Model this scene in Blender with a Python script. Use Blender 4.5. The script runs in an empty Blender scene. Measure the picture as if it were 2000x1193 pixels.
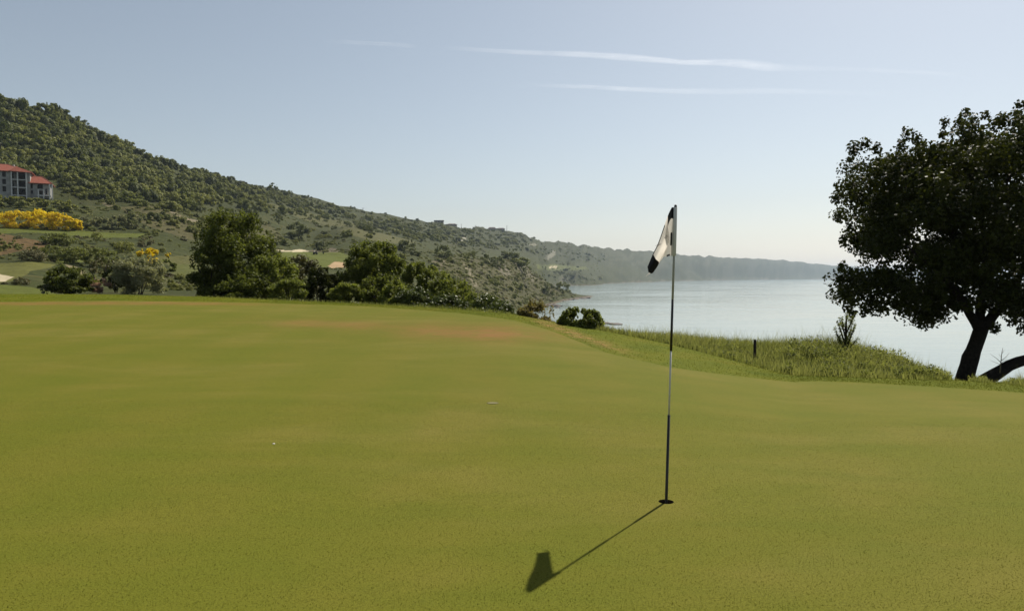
import bpy, bmesh, math, random
import numpy as np
from mathutils import Vector

SC = bpy.context.scene
COL = SC.collection
R = math.radians

# ------------------------------------------------------------------ camera
F, CX, CY, YH, CZ = 1450.0, 1000.0, 596.5, 541.5, 1.61
PITCH = math.atan((CY - YH) / F)
cam_d = bpy.data.cameras.new('camera')
cam_d.sensor_width = 36.0
cam_d.lens = F / 2000.0 * 36.0
cam_d.clip_start = 0.05
cam_d.clip_end = 200000.0
cam = bpy.data.objects.new('camera', cam_d)
COL.objects.link(cam)
cam.location = (0, 0, CZ)
cam.rotation_euler = (math.pi / 2 - PITCH, 0, 0)
SC.camera = cam

# ------------------------------------------------------------------ sky, sun, exposure
SUN_AZ, SUN_EL = 35.0, 48.5          # degrees right of the view direction / above the horizon
world = bpy.data.worlds.new('World')
SC.world = world
world.use_nodes = True
wn, wl = world.node_tree.nodes, world.node_tree.links
sky = wn.new('ShaderNodeTexSky')
sky.sky_type = 'NISHITA'
sky.sun_disc = False
sky.sun_elevation = R(SUN_EL)
sky.sun_rotation = R(SUN_AZ)
sky.altitude = 20
sky.air_density = 1.0
sky.dust_density = 1.05
sky.ozone_density = 0.4
bg = wn['Background']
bg.inputs['Strength'].default_value = 0.063
hs = wn.new('ShaderNodeHueSaturation')      # the camera's muted rendering of the hazy sky
hs.inputs['Saturation'].default_value = 0.66
hs.inputs['Hue'].default_value = 0.492
wl.new(sky.outputs['Color'], hs.inputs['Color'])
wl.new(hs.outputs['Color'], bg.inputs['Color'])

sun_d = bpy.data.lights.new('sun', 'SUN')
sun_d.energy = 4.9
sun_d.angle = R(0.53)
sun_d.color = (1.0, 0.93, 0.82)
sun = bpy.data.objects.new('sun', sun_d)
COL.objects.link(sun)
SUNV = Vector((math.sin(R(SUN_AZ)) * math.cos(R(SUN_EL)), math.cos(R(SUN_AZ)) * math.cos(R(SUN_EL)), math.sin(R(SUN_EL))))
sun.rotation_euler = SUNV.to_track_quat('Z', 'Y').to_euler()

SC.view_settings.view_transform = 'Standard'
SC.view_settings.look = 'None'
SC.view_settings.exposure = 0.6
SC.view_settings.gamma = 1.0
SC.render.engine = 'CYCLES'
SC.cycles.max_bounces = 6
SC.cycles.diffuse_bounces = 3
SC.cycles.glossy_bounces = 2
SC.cycles.transmission_bounces = 4
SC.cycles.transparent_max_bounces = 12
SC.cycles.volume_bounces = 1
SC.cycles.use_denoising = True

# ------------------------------------------------------------------ helpers
rng = np.random.default_rng(7)
UPV = (0.0, math.sin(PITCH), math.cos(PITCH))
FWD = (0.0, math.cos(PITCH), -math.sin(PITCH))


def at(px, py, Y):
    """world point seen at photo pixel (px, py) at forward distance Y"""
    dx, dy = (px - CX) / F, (CY - py) / F
    k = Y / (dy * UPV[1] + FWD[1])
    return Vector((dx * k, Y, CZ + (dy * UPV[2] + FWD[2]) * k))


def row_to_z(py, Y):
    dy = (CY - np.asarray(py, float)) / F
    return CZ + (dy * UPV[2] + FWD[2]) * Y / (dy * UPV[1] + FWD[1])


def px_to_x(px, z, Y):
    depth = Y * FWD[1] + (z - CZ) * FWD[2]
    return (px - CX) / F * depth


def project(x, y, z):
    d = y * FWD[1] + (z - CZ) * FWD[2]
    u = y * UPV[1] + (z - CZ) * UPV[2]
    d = np.maximum(d, 0.2)
    return CX + F * x / d, CY - F * u / d


def _hash(ix, iy, s):
    h = (ix.astype(np.int64) * 374761393 + iy.astype(np.int64) * 668265263 + s * 974711) & 0x7fffffff
    h = ((h ^ (h >> 13)) * 1274126177) & 0x7fffffff
    h = h ^ (h >> 16)
    return (h % 65536) / 65535.0


def vnoise(x, y, s=0):
    ix, iy = np.floor(x), np.floor(y)
    fx, fy = x - ix, y - iy
    fx, fy = fx * fx * (3 - 2 * fx), fy * fy * (3 - 2 * fy)
    a, b = _hash(ix, iy, s), _hash(ix + 1, iy, s)
    c, d = _hash(ix, iy + 1, s), _hash(ix + 1, iy + 1, s)
    return (a * (1 - fx) + b * fx) * (1 - fy) + (c * (1 - fx) + d * fx) * fy


def fbm(x, y, oct=4, s=0):
    v, a, t = 0.0, 1.0, 0.0
    for o in range(oct):
        v = v + a * vnoise(x * 2 ** o, y * 2 ** o, s + o * 17)
        t += a
        a *= 0.5
    return v / t * 2 - 1


def in_poly(x, y, poly):
    inside = np.zeros(np.shape(x), bool)
    n = len(poly)
    for i in range(n):
        x0, y0 = poly[i]
        x1, y1 = poly[(i + 1) % n]
        if y0 == y1:
            continue
        c = ((y0 > y) != (y1 > y)) & (x < (x1 - x0) * (y - y0) / (y1 - y0) + x0)
        inside ^= c
    return inside


def mesh_np(name, V, Fc, smooth=False, attrs=None, colors=None):
    """V (n,3), Fc (m,k) -> mesh datablock"""
    V = np.ascontiguousarray(V, np.float32)
    Fc = np.ascontiguousarray(Fc, np.int32)
    me = bpy.data.meshes.new(name)
    m, k = Fc.shape
    me.vertices.add(len(V))
    me.vertices.foreach_set('co', V.ravel())
    me.loops.add(m * k)
    me.loops.foreach_set('vertex_index', Fc.ravel())
    me.polygons.add(m)
    me.polygons.foreach_set('loop_start', np.arange(0, m * k, k, dtype=np.int32))
    try:
        me.polygons.foreach_set('loop_total', np.full(m, k, dtype=np.int32))
    except Exception:
        pass
    me.polygons.foreach_set('use_smooth', np.full(m, smooth))
    for an, av in (attrs or {}).items():
        a = me.attributes.new(an, 'FLOAT', 'POINT')
        a.data.foreach_set('value', np.ascontiguousarray(av, np.float32).ravel())
    for an, av in (colors or {}).items():
        a = me.attributes.new(an, 'FLOAT_COLOR', 'POINT')
        a.data.foreach_set('color', np.ascontiguousarray(av, np.float32).ravel())
    me.update(calc_edges=True)
    me.validate()
    return me


def obj(name, me, mat=None, parent=None, loc=None):
    o = bpy.data.objects.new(name, me)
    COL.objects.link(o)
    if mat is not None and me is not None and not me.materials:
        for m in (mat if isinstance(mat, (list, tuple)) else [mat]):
            me.materials.append(m)
    if parent is not None:
        o.parent = parent
    if loc is not None:
        o.location = loc
    return o


def tag(o, label=None, cat=None, group=None, kind=None):
    if label:
        o['label'] = label
    if cat:
        o['category'] = cat
    if group:
        o['group'] = group
    if kind:
        o['kind'] = kind
    return o


def thing(name, label, cat, loc=(0, 0, 0), rz=0.0, group=None):
    o = bpy.data.objects.new(name, None)
    COL.objects.link(o)
    o.empty_display_size = 0.2
    o.location = loc
    o.rotation_euler = (0, 0, rz)
    return tag(o, label, cat, group)


class MB:
    """collects boxes, tubes, quads into one mesh"""
    def __init__(s):
        s.v, s.f, s.m = [], [], []

    def add(s, vs, fs, mi=0):
        n = len(s.v)
        s.v += [tuple(v) for v in vs]
        s.f += [tuple(i + n for i in f) for f in fs]
        s.m += [mi] * len(fs)

    def box(s, x0, x1, y0, y1, z0, z1, mi=0):
        s.add([(x0, y0, z0), (x1, y0, z0), (x1, y1, z0), (x0, y1, z0), (x0, y0, z1), (x1, y0, z1), (x1, y1, z1), (x0, y1, z1)],
              [(0, 3, 2, 1), (4, 5, 6, 7), (0, 1, 5, 4), (1, 2, 6, 5), (2, 3, 7, 6), (3, 0, 4, 7)], mi)

    def tube(s, pts, rad, n=8, mi=0, cap=True, wob=0.0, seed=0):
        r_ = random.Random(seed)
        pts = [Vector(p) for p in pts]
        rings = []
        side = None
        for i, p in enumerate(pts):
            d = (pts[min(i + 1, len(pts) - 1)] - pts[max(i - 1, 0)]).normalized()
            if side is None:
                side = d.cross(Vector((0.3, 1, 0.1))).normalized()
            side = (side - d * side.dot(d)).normalized()
            up = d.cross(side)
            ring = []
            for k in range(n):
                a = 2 * math.pi * k / n
                rr = rad[i] * (1 + (r_.random() - 0.5) * wob)
                ring.append(p + side * (math.cos(a) * rr) + up * (math.sin(a) * rr))
            rings.append(ring)
        vs = [v for r in rings for v in r]
        fs = []
        for i in range(len(pts) - 1):
            for k in range(n):
                a, b = i * n + k, i * n + (k + 1) % n
                fs.append((a, b, b + n, a + n))
        if cap:
            fs.append(tuple(reversed(range(n))))
            fs.append(tuple(range(len(vs) - n, len(vs))))
        s.add(vs, fs, mi)

    def build(s, name, mat, parent=None, smooth=False, loc=None):
        me = bpy.data.meshes.new(name)
        me.from_pydata(s.v, [], s.f)
        me.update()
        o = obj(name, me, mat, parent, loc)
        me.polygons.foreach_set('material_index', np.array(s.m, np.int32))
        me.polygons.foreach_set('use_smooth', np.full(len(s.f), smooth))
        return o


# ------------------------------------------------------------------ materials
def new_mat(name):
    m = bpy.data.materials.new(name)
    m.use_nodes = True
    nt = m.node_tree
    b = nt.nodes['Principled BSDF']
    return m, nt, b


def N(nt, t, **kw):
    n = nt.nodes.new(t)
    for k, v in kw.items():
        setattr(n, k, v)
    return n


def ramp(nt, src, stops):
    r = N(nt, 'ShaderNodeValToRGB')
    e = r.color_ramp.elements
    while len(e) < len(stops):
        e.new(0.5)
    for i, (p, c) in enumerate(stops):
        e[i].position = p
        e[i].color = (*c, 1) if len(c) == 3 else c
    nt.links.new(src, r.inputs[0])
    return r.outputs[0]


def noise(nt, scale, detail=4, rough=0.55, vec=None, dist=0.0):
    n = N(nt, 'ShaderNodeTexNoise')
    n.inputs['Scale'].default_value = scale
    n.inputs['Detail'].default_value = detail
    n.inputs['Roughness'].default_value = rough
    n.inputs['Distortion'].default_value = dist
    if vec is not None:
        nt.links.new(vec, n.inputs['Vector'])
    return n.outputs[0]


def mixc(nt, fac, a, b, mode='MIX'):
    n = N(nt, 'ShaderNodeMix', data_type='RGBA', blend_type=mode)
    L = nt.links
    for sock, v in ((n.inputs[0], fac), (n.inputs[6], a), (n.inputs[7], b)):
        if isinstance(v, (int, float)):
            sock.default_value = v
        elif isinstance(v, tuple):
            sock.default_value = (*v, 1)
        else:
            L.new(v, sock)
    return n.outputs[2]


def mathn(nt, op, a, b=0.0, clamp=False):
    n = N(nt, 'ShaderNodeMath', operation=op, use_clamp=clamp)
    for i, v in enumerate((a, b)):
        if isinstance(v, (int, float)):
            n.inputs[i].default_value = v
        else:
            nt.links.new(v, n.inputs[i])
    return n.outputs[0]


def geo_pos(nt):
    return N(nt, 'ShaderNodeNewGeometry').outputs['Position']


def attr(nt, name, out='Fac'):
    a = N(nt, 'ShaderNodeAttribute')
    a.attribute_name = name
    return a.outputs[out]


def bump(nt, b, h, strength, dist):
    n = N(nt, 'ShaderNodeBump')
    n.inputs['Strength'].default_value = strength
    n.inputs['Distance'].default_value = dist
    nt.links.new(h, n.inputs['Height'])
    nt.links.new(n.outputs[0], b.inputs['Normal'])


def simple(name, c, rough=0.7, var=0.15, scale=4.0, spec=0.3, metal=0.0, bmp=0.0):
    m, nt, b = new_mat(name)
    n = noise(nt, scale, 5, 0.6, geo_pos(nt))
    lo = tuple(x * (1 - var) for x in c)
    hi = tuple(min(1, x * (1 + var)) for x in c)
    nt.links.new(ramp(nt, n, [(0.3, lo), (0.7, hi)]), b.inputs['Base Color'])
    b.inputs['Roughness'].default_value = rough
    b.inputs['Specular IOR Level'].default_value = spec
    b.inputs['Metallic'].default_value = metal
    if bmp:
        bump(nt, b, n, bmp, 0.02)
    return m


def leaf_mat(name, dark, light, trans=0.25, rough=0.5, spec=0.3, tcol=None):
    """attribute 'shade' (0..1) picks the leaf's own colour between dark and light"""
    m, nt, b = new_mat(name)
    c = ramp(nt, attr(nt, 'shade'), [(0.0, dark), (1.0, light)])
    nt.links.new(c, b.inputs['Base Color'])
    b.inputs['Roughness'].default_value = rough
    b.inputs['Specular IOR Level'].default_value = spec
    t = N(nt, 'ShaderNodeBsdfTranslucent')
    tc = mixc(nt, 1.0, c, tcol or (1.0, 1.0, 0.6), 'MULTIPLY')
    nt.links.new(tc, t.inputs['Color'])
    mx = N(nt, 'ShaderNodeMixShader')
    mx.inputs[0].default_value = trans
    nt.links.new(b.outputs[0], mx.inputs[1])
    nt.links.new(t.outputs[0], mx.inputs[2])
    nt.links.new(mx.outputs[0], nt.nodes['Material Output'].inputs['Surface'])
    return m


# putting surface
def make_green_mat():
    m, nt, b = new_mat('putting_turf')
    P = geo_pos(nt)
    mp_ = N(nt, 'ShaderNodeMapping')
    mp_.inputs['Rotation'].default_value = (0, 0, R(24))
    mp_.inputs['Scale'].default_value = (0.55, 1.25, 1.0)
    nt.links.new(P, mp_.inputs['Vector'])
    big = noise(nt, 0.4, 5, 0.62, mp_.outputs[0], 0.5)
    mid = noise(nt, 1.5, 5, 0.65, mp_.outputs[0], 0.3)
    fine = noise(nt, 75.0, 4, 0.75, P)
    spk = noise(nt, 260.0, 2, 0.6, P)
    c = ramp(nt, big, [(0.26, (0.132, 0.141, 0.018)), (0.5, (0.154, 0.147, 0.023)), (0.74, (0.200, 0.170, 0.042))])
    c = mixc(nt, mathn(nt, 'MULTIPLY', ramp(nt, mid, [(0.45, (0, 0, 0)), (0.72, (1, 1, 1))]), 0.45), c, (0.106, 0.128, 0.016))
    # worn reddish patches (attribute painted where the turf is thin)
    red = mathn(nt, 'MULTIPLY', attr(nt, 'red'), ramp(nt, noise(nt, 2.2, 5, 0.65, P), [(0.28, (0.15, 0.15, 0.15)), (0.55, (1, 1, 1))]))
    c = mixc(nt, red, c, (0.270, 0.134, 0.056))
    c = mixc(nt, mathn(nt, 'MULTIPLY', attr(nt, 'stripe'), 0.30), c, (0.116, 0.138, 0.014))
    sc_ = noise(nt, 5.0, 4, 0.75, mp_.outputs[0], 0.4)
    c = mixc(nt, mathn(nt, 'MULTIPLY', ramp(nt, sc_, [(0.66, (0, 0, 0)), (0.80, (1, 1, 1))]), 0.5), c, (0.085, 0.100, 0.018))
    g = ramp(nt, fine, [(0.28, (0.62, 0.64, 0.62)), (0.72, (1.36, 1.34, 1.3))])
    c = mixc(nt, 0.9, c, g, 'MULTIPLY')
    g2 = ramp(nt, spk, [(0.3, (0.62, 0.62, 0.62)), (0.7, (1.4, 1.4, 1.4))])
    c = mixc(nt, 0.8, c, g2, 'MULTIPLY')
    c = mixc(nt, 1.0, c, (0.68, 0.69, 0.62), 'MULTIPLY')
    nt.links.new(c, b.inputs['Base Color'])
    b.inputs['Roughness'].default_value = 0.85
    b.inputs['Specular IOR Level'].default_value = 0.03
    h = mathn(nt, 'ADD', fine, mathn(nt, 'MULTIPLY', spk, 0.5))
    bump(nt, b, h, 0.3, 0.004)
    return m


def make_fringe_mat():
    m, nt, b = new_mat('fringe_turf')
    P = geo_pos(nt)
    n1 = noise(nt, 0.8, 4, 0.6, P, 0.5)
    n2 = noise(nt, 60.0, 3, 0.7, P)
    c = ramp(nt, n1, [(0.3, (0.098, 0.118, 0.008)), (0.55, (0.132, 0.140, 0.010)), (0.75, (0.165, 0.148, 0.018))])
    red = mathn(nt, 'MULTIPLY', attr(nt, 'red'), ramp(nt, noise(nt, 3.5, 5, 0.7, P), [(0.4, (0.0, 0.0, 0.0)), (0.6, (1, 1, 1))]))
    c = mixc(nt, red, c, (0.32, 0.185, 0.085))
    g = ramp(nt, n2, [(0.25, (0.7, 0.7, 0.7)), (0.75, (1.25, 1.25, 1.25))])
    c = mixc(nt, 0.9, c, g, 'MULTIPLY')
    c = mixc(nt, 1.0, c, (0.66, 0.70, 0.54), 'MULTIPLY')
    nt.links.new(c, b.inputs['Base Color'])
    b.inputs['Roughness'].default_value = 0.85
    b.inputs['Specular IOR Level'].default_value = 0.03
    bump(nt, b, n2, 0.6, 0.012)
    return m


def make_terrain_mat():
    m, nt, b = new_mat('scrub_terrain')
    P = geo_pos(nt)
    n1 = noise(nt, 0.018, 5, 0.6, P, 0.4)
    n2 = noise(nt, 0.16, 5, 0.65, P, 0.3)
    n3 = noise(nt, 1.3, 4, 0.7, P)
    c = ramp(nt, n2, [(0.30, (0.030, 0.041, 0.010)), (0.46, (0.062, 0.074, 0.020)), (0.60, (0.094, 0.095, 0.032)), (0.78, (0.145, 0.122, 0.054))])
    c = mixc(nt, ramp(nt, n1, [(0.42, (0, 0, 0)), (0.62, (0.75, 0.75, 0.75))]), c, (0.058, 0.070, 0.017))
    ac = N(nt, 'ShaderNodeAttribute')
    ac.attribute_name = 'cover'
    c = mixc(nt, ac.outputs['Alpha'], c, ac.outputs['Color'])
    g = ramp(nt, n3, [(0.28, (0.55, 0.55, 0.55)), (0.72, (1.4, 1.4, 1.4))])
    g4 = ramp(nt, noise(nt, 0.42, 4, 0.7, P, 0.3), [(0.30, (0.55, 0.58, 0.55)), (0.70, (1.35, 1.30, 1.25))])
    c = mixc(nt, attr(nt, 'rough'), c, mixc(nt, 1.0, mixc(nt, 1.0, c, g, 'MULTIPLY'), g4, 'MULTIPLY'))
    c = mixc(nt, 1.0, c, (0.56, 0.57, 0.53), 'MULTIPLY')
    nt.links.new(c, b.inputs['Base Color'])
    b.inputs['Roughness'].default_value = 0.9
    b.inputs['Specular IOR Level'].default_value = 0.08
    bump(nt, b, n2, 0.8, 1.2)
    return m


def make_sea_mat():
    m, nt, b = new_mat('sea_water')
    P = geo_pos(nt)
    mp = N(nt, 'ShaderNodeMapping')
    mp.inputs['Scale'].default_value = (0.35, 1.0, 1.0)
    mp.inputs['Rotation'].default_value = (0, 0, R(-12))
    nt.links.new(P, mp.inputs['Vector'])
    w1 = noise(nt, 0.22, 4, 0.6, mp.outputs[0], 0.4)
    w2 = noise(nt, 0.03, 4, 0.55, mp.outputs[0], 0.6)
    c = ramp(nt, w2, [(0.35, (0.165, 0.210, 0.205)), (0.65, (0.205, 0.252, 0.244))])
    nt.links.new(c, b.inputs['Base Color'])
    nt.links.new(ramp(nt, w2, [(0.35, (0.08, 0.08, 0.08)), (0.65, (0.16, 0.16, 0.16))]), b.inputs['Roughness'])
    b.inputs['IOR'].default_value = 1.33
    bump(nt, b, w1, 0.16, 0.4)
    return m


def make_rock_mat(name, c0, c1):
    m, nt, b = new_mat(name)
    P = geo_pos(nt)
    n = noise(nt, 0.5, 6, 0.65, P, 0.5)
    nt.links.new(ramp(nt, n, [(0.3, c0), (0.7, c1)]), b.inputs['Base Color'])
    b.inputs['Roughness'].default_value = 0.85
    bump(nt, b, n, 0.8, 0.4)
    return m


M = {}
M['green'] = make_green_mat()
M['fringe'] = make_fringe_mat()
M['terrain'] = make_terrain_mat()
M['sea'] = make_sea_mat()
M['rock'] = make_rock_mat('shore_rock', (0.045, 0.038, 0.033), (0.14, 0.115, 0.095))
M['bark'] = simple('bark', (0.028, 0.023, 0.018), 0.9, 0.4, 14.0, 0.1, bmp=0.8)
M['twig'] = simple('twig', (0.16, 0.135, 0.105), 0.9, 0.3, 20.0, 0.1)
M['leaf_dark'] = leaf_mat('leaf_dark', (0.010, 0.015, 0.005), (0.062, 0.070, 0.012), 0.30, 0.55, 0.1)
M['leaf_mid'] = leaf_mat('leaf_mid', (0.026, 0.036, 0.009), (0.215, 0.245, 0.052), 0.50, 0.55, 0.10)
M['leaf_fresh'] = leaf_mat('leaf_fresh', (0.035, 0.050, 0.010), (0.130, 0.160, 0.030), 0.30, 0.5, 0.35)
M['leaf_grey'] = leaf_mat('leaf_grey', (0.135, 0.145, 0.075), (0.320, 0.320, 0.195), 0.42, 0.65, 0.15)
M['leaf_olive'] = leaf_mat('leaf_olive', (0.060, 0.060, 0.022), (0.165, 0.150, 0.060), 0.22, 0.6, 0.25)
M['leaf_hill'] = leaf_mat('leaf_hill', (0.074, 0.090, 0.020), (0.195, 0.210, 0.055), 0.42, 0.65, 0.2)
M['leaf_hill2'] = leaf_mat('leaf_hill_pale', (0.112, 0.126, 0.030), (0.258, 0.262, 0.078), 0.42, 0.65, 0.2)
M['leaf_hill3'] = leaf_mat('leaf_hill_dark', (0.042, 0.054, 0.015), (0.128, 0.144, 0.042), 0.36, 0.65, 0.2)
M['broom'] = leaf_mat('broom_flower', (0.50, 0.37, 0.007), (0.80, 0.62, 0.016), 0.5, 0.6, 0.2)
M['pink'] = leaf_mat('pink_twig', (0.26, 0.160, 0.125), (0.46, 0.310, 0.250), 0.4, 0.7, 0.2)
M['dry'] = leaf_mat('dry_shrub', (0.095, 0.082, 0.025), (0.245, 0.205, 0.075), 0.4, 0.7, 0.2)
M['grass'] = leaf_mat('wild_grass', (0.076, 0.102, 0.020), (0.275, 0.275, 0.115), 0.52, 0.7, 0.05)
M['turf_blade'] = leaf_mat('turf_blade', (0.058, 0.068, 0.005), (0.092, 0.096, 0.009), 0.40, 0.8, 0.02)
M['putt_blade'] = leaf_mat('putt_blade', (0.054, 0.064, 0.007), (0.160, 0.146, 0.038), 0.40, 0.8, 0.03)
M['weed'] = leaf_mat('weed_leaf', (0.078, 0.100, 0.024), (0.240, 0.252, 0.078), 0.50, 0.65, 0.06)
M['white'] = simple('white_paint', (0.50, 0.49, 0.46), 0.45, 0.05, 30, 0.4)
M['pole_grey'] = simple('pole_grey', (0.30, 0.31, 0.31), 0.4, 0.06, 30, 0.4)
M['black'] = simple('black_paint', (0.012, 0.011, 0.011), 0.4, 0.2, 30, 0.4)
M['cloth_w'] = leaf_mat('white_cloth', (0.60, 0.585, 0.56), (0.68, 0.665, 0.64), 0.48, 0.8, 0.1, (1, 0.96, 0.9))
M['cloth_b'] = simple('black_cloth', (0.012, 0.012, 0.014), 0.8, 0.2, 40, 0.15)
M['soil'] = simple('soil', (0.035, 0.026, 0.018), 0.95, 0.4, 60, 0.05, bmp=0.8)
M['cup'] = simple('cup_plastic', (0.55, 0.55, 0.52), 0.5, 0.06, 20, 0.3)
M['plug'] = simple('dry_plug', (0.165, 0.155, 0.082), 0.95, 0.15, 120, 0.05, bmp=0.5)
M['concrete'] = simple('raw_concrete', (0.27, 0.265, 0.245), 0.9, 0.2, 0.7, 0.1)
M['slab'] = simple('pale_slab', (0.50, 0.49, 0.46), 0.85, 0.12, 1.2, 0.1)
M['inner'] = simple('interior_shade', (0.05, 0.047, 0.045), 0.95, 0.2, 0.6, 0.05)  # near-black colour stands in for the shade of unlit rooms
M['roof'] = simple('red_tile', (0.19, 0.058, 0.036), 0.8, 0.25, 1.8, 0.15)
M['cap'] = simple('ridge_cap', (0.27, 0.13, 0.09), 0.85, 0.2, 2.0, 0.1)
M['dark_wood'] = simple('dark_post', (0.020, 0.016, 0.012), 0.8, 0.3, 30, 0.2)
M['tyre'] = simple('tyre', (0.015, 0.015, 0.015), 0.8, 0.2, 10, 0.2)
M['cart'] = simple('cart_body', (0.018, 0.018, 0.020), 0.5, 0.2, 4, 0.4)
M['far_wall'] = simple('far_wall', (0.22, 0.21, 0.19), 0.9, 0.15, 0.3, 0.1)
M['far_roof'] = simple('far_roof', (0.10, 0.08, 0.07), 0.9, 0.2, 0.3, 0.1)

# ------------------------------------------------------------------ the green and its fringe
CREST = np.array([  # px, photo row of the far edge of the mown grass, forward distance
    (-900, 574, 33), (-400, 574, 32), (0, 574, 30), (200, 574.5, 29.6), (400, 579.5, 29), (600, 588.5, 27.2), (800, 598, 25),
    (900, 604.5, 23.6), (1000, 613.5, 22), (1100, 632, 20.5), (1180, 646, 19.5), (1300, 670, 18), (1400, 695, 16.6),
    (1500, 722, 15.3), (1550, 733, 14.8), (1700, 738, 14.3), (1880, 743.5, 14.0), (2000, 752, 13.6), (2300, 768, 13.0), (2900, 790, 12.5)])
EDGE = np.array([  # px, photo row of the border between green and fringe
    (-900, 590), (0, 590), (300, 588.5), (500, 591), (700, 597.5), (900, 612), (1000, 625), (1060, 640), (1120, 663), (1180, 688),
    (1310, 718), (1420, 732), (1600, 744), (1700, 748), (1850, 757), (2000, 767), (2300, 784), (2900, 812)])
CR_Y = lambda px: np.interp(px, CREST[:, 0], CREST[:, 2])
CR_Z = lambda px: np.interp(px, CREST[:, 0], row_to_z(CREST[:, 1], CREST[:, 2]))


def near_z(x, y):
    px = CX + F * x / np.maximum(y, 5.0)
    yc, zc = CR_Y(px), CR_Z(px)
    t = np.clip((y - 4.8) / (yc - 4.8), 0, 1)
    g = 0.45 * t + 0.55 * t * t * (3 - 2 * t)
    und = 0.035 * fbm(x * 0.12 + 3, y * 0.12, 2, 5) * np.clip((y - 6) / 6, 0, 1) * (1 - t) * 4 * t
    d = np.maximum(y - yc, 0)
    return zc * g + und - 0.055 * d * d - 0.10 * d


# fan of columns about a point behind the camera
OY = -14.0


def fan_edges():
    # crest polyline in XY
    cx = px_to_x(CREST[:, 0], row_to_z(CREST[:, 1], CREST[:, 2]), CREST[:, 2])
    cy = CREST[:, 2]
    ex, ey = [], []
    for px, row in EDGE:
        ys = np.linspace(5, CR_Y(px) - 0.15, 600)
        z = near_z((px - CX) / F * ys, ys)
        _, rr = project((px - CX) / F * ys, ys, z)
        k = np.argmax(rr <= row) if (rr <= row).any() else len(ys) - 1
        ex.append((px - CX) / F * ys[k])
        ey.append(ys[k])
    return cx, cy, np.array(ex), np.array(ey)


cx_, cy_, ex_, ey_ = fan_edges()
ey_ = np.minimum(ey_, np.interp(np.arctan2(ex_, ey_ - OY), np.arctan2(cx_, cy_ - OY), cy_) - 0.35)
ac_, ae_ = np.arctan2(cx_, cy_ - OY), np.arctan2(ex_, ey_ - OY)
rc_, re_ = np.hypot(cx_, cy_ - OY), np.hypot(ex_, ey_ - OY)
A = np.linspace(ac_[0] * 0.98, ac_[-1] * 0.98, 420)
RC, RE = np.interp(A, ac_, rc_), np.interp(A, ae_, re_)
k9 = np.hanning(9) / np.hanning(9).sum()
RE = np.convolve(np.pad(RE, 4, 'edge'), k9, 'valid') + 0.05 * (vnoise(A * 160, A * 0, 9) - 0.5)
HOLE = at(1301, 985, 5.28)
HOLE.z = float(near_z(np.array([HOLE.x]), np.array([HOLE.y]))[0])


def redness(x, y):
    z = near_z(x, y)
    p, r = project(x, y, z)
    band = np.exp(-((r - (650 + (p - 930) * 0.03)) / 15) ** 2) * np.exp(-((p - 930) / 150) ** 2) * 0.95
    band2 = np.exp(-((r - (633 + (p - 620) * 0.02)) / 8) ** 2) * np.exp(-((p - 640) / 120) ** 2) * 0.6
    back = np.exp(-((r - np.interp(p, EDGE[:, 0], EDGE[:, 1]) - 3) / 3.5) ** 2) * np.clip((620 - p) / 250, 0, 1) * 0.75
    return np.clip(band + band2 + back, 0, 1)


def red_fringe(x, y):
    z = near_z(x, y)
    p, r = project(x, y, z)
    line = np.interp(p, [1040, 1080, 1120, 1180, 1250, 1300], [625, 636, 652, 672, 695, 712])
    a = np.exp(-((r - line) / 6.5) ** 2) * np.clip((p - 1030) / 40, 0, 1) * np.clip((1270 - p) / 120, 0, 1) * 1.1
    return np.clip(a, 0, 1)


def fan_mesh(name, r0, r1, nr, mat, red, ease=1.0):
    tt = np.linspace(0, 1, nr)[None, :] ** ease
    rr = r0[:, None] + (r1 - r0)[:, None] * tt
    X = np.sin(A)[:, None] * rr
    Y = np.cos(A)[:, None] * rr + OY
    Z = near_z(X, Y)
    V = np.stack([X, Y, Z], -1).reshape(-1, 3)
    n, m = X.shape
    idx = np.arange(n * m).reshape(n, m)
    Fc = np.stack([idx[:-1, :-1], idx[1:, :-1], idx[1:, 1:], idx[:-1, 1:]], -1).reshape(-1, 4)
    p, r = project(V[:, 0], V[:, 1], V[:, 2])
    stripe = 0.5 + 0.5 * np.tanh(2.2 * np.sin(2 * np.pi * (V[:, 0] - 0.03 * V[:, 1] + 0.35) / 1.7)) * (0.55 + 0.45 * vnoise(V[:, 0] * 0.4, V[:, 1] * 0.25, 61))
    return V, Fc, {'red': red(V[:, 0], V[:, 1]), 'stripe': np.clip(stripe, 0, 1)}


# green: cut the cup's hole out of the sheet
V, Fc, at_ = fan_mesh('putting_green', np.full(len(A), 8.0), RE, 150, None, redness)
me = mesh_np('putting_green', V, Fc, True, at_)
bm = bmesh.new()
bm.from_mesh(me)
hx, hy, hz = HOLE
near = [f for f in bm.faces if (f.calc_center_median().xy - Vector((hx, hy))).length < 0.42]
bmesh.ops.delete(bm, geom=near, context='FACES')
loop = [e for e in bm.edges if e.is_boundary and (e.verts[0].co.xy - Vector((hx, hy))).length < 1.0]
NH = 32
ring = [bm.verts.new((hx + 0.054 * math.cos(2 * math.pi * k / NH), hy + 0.054 * math.sin(2 * math.pi * k / NH), hz)) for k in range(NH)]
red_es = [bm.edges.new((ring[k], ring[(k + 1) % NH])) for k in range(NH)]
res = bmesh.ops.triangle_fill(bm, use_beauty=True, use_dissolve=False, edges=loop + red_es)
kill = [f for f in bm.faces if len(f.verts) == 3 and (f.calc_center_median().xy - Vector((hx, hy))).length < 0.05]
bmesh.ops.delete(bm, geom=kill, context='FACES_ONLY')
bmesh.ops.recalc_face_normals(bm, faces=bm.faces)
for f in bm.faces:
    f.smooth = True
    if f.normal.z < 0:
        f.normal_flip()
bm.to_mesh(me)
bm.free()
tag(obj('putting_green', me, M['green']), kind='structure')

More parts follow.
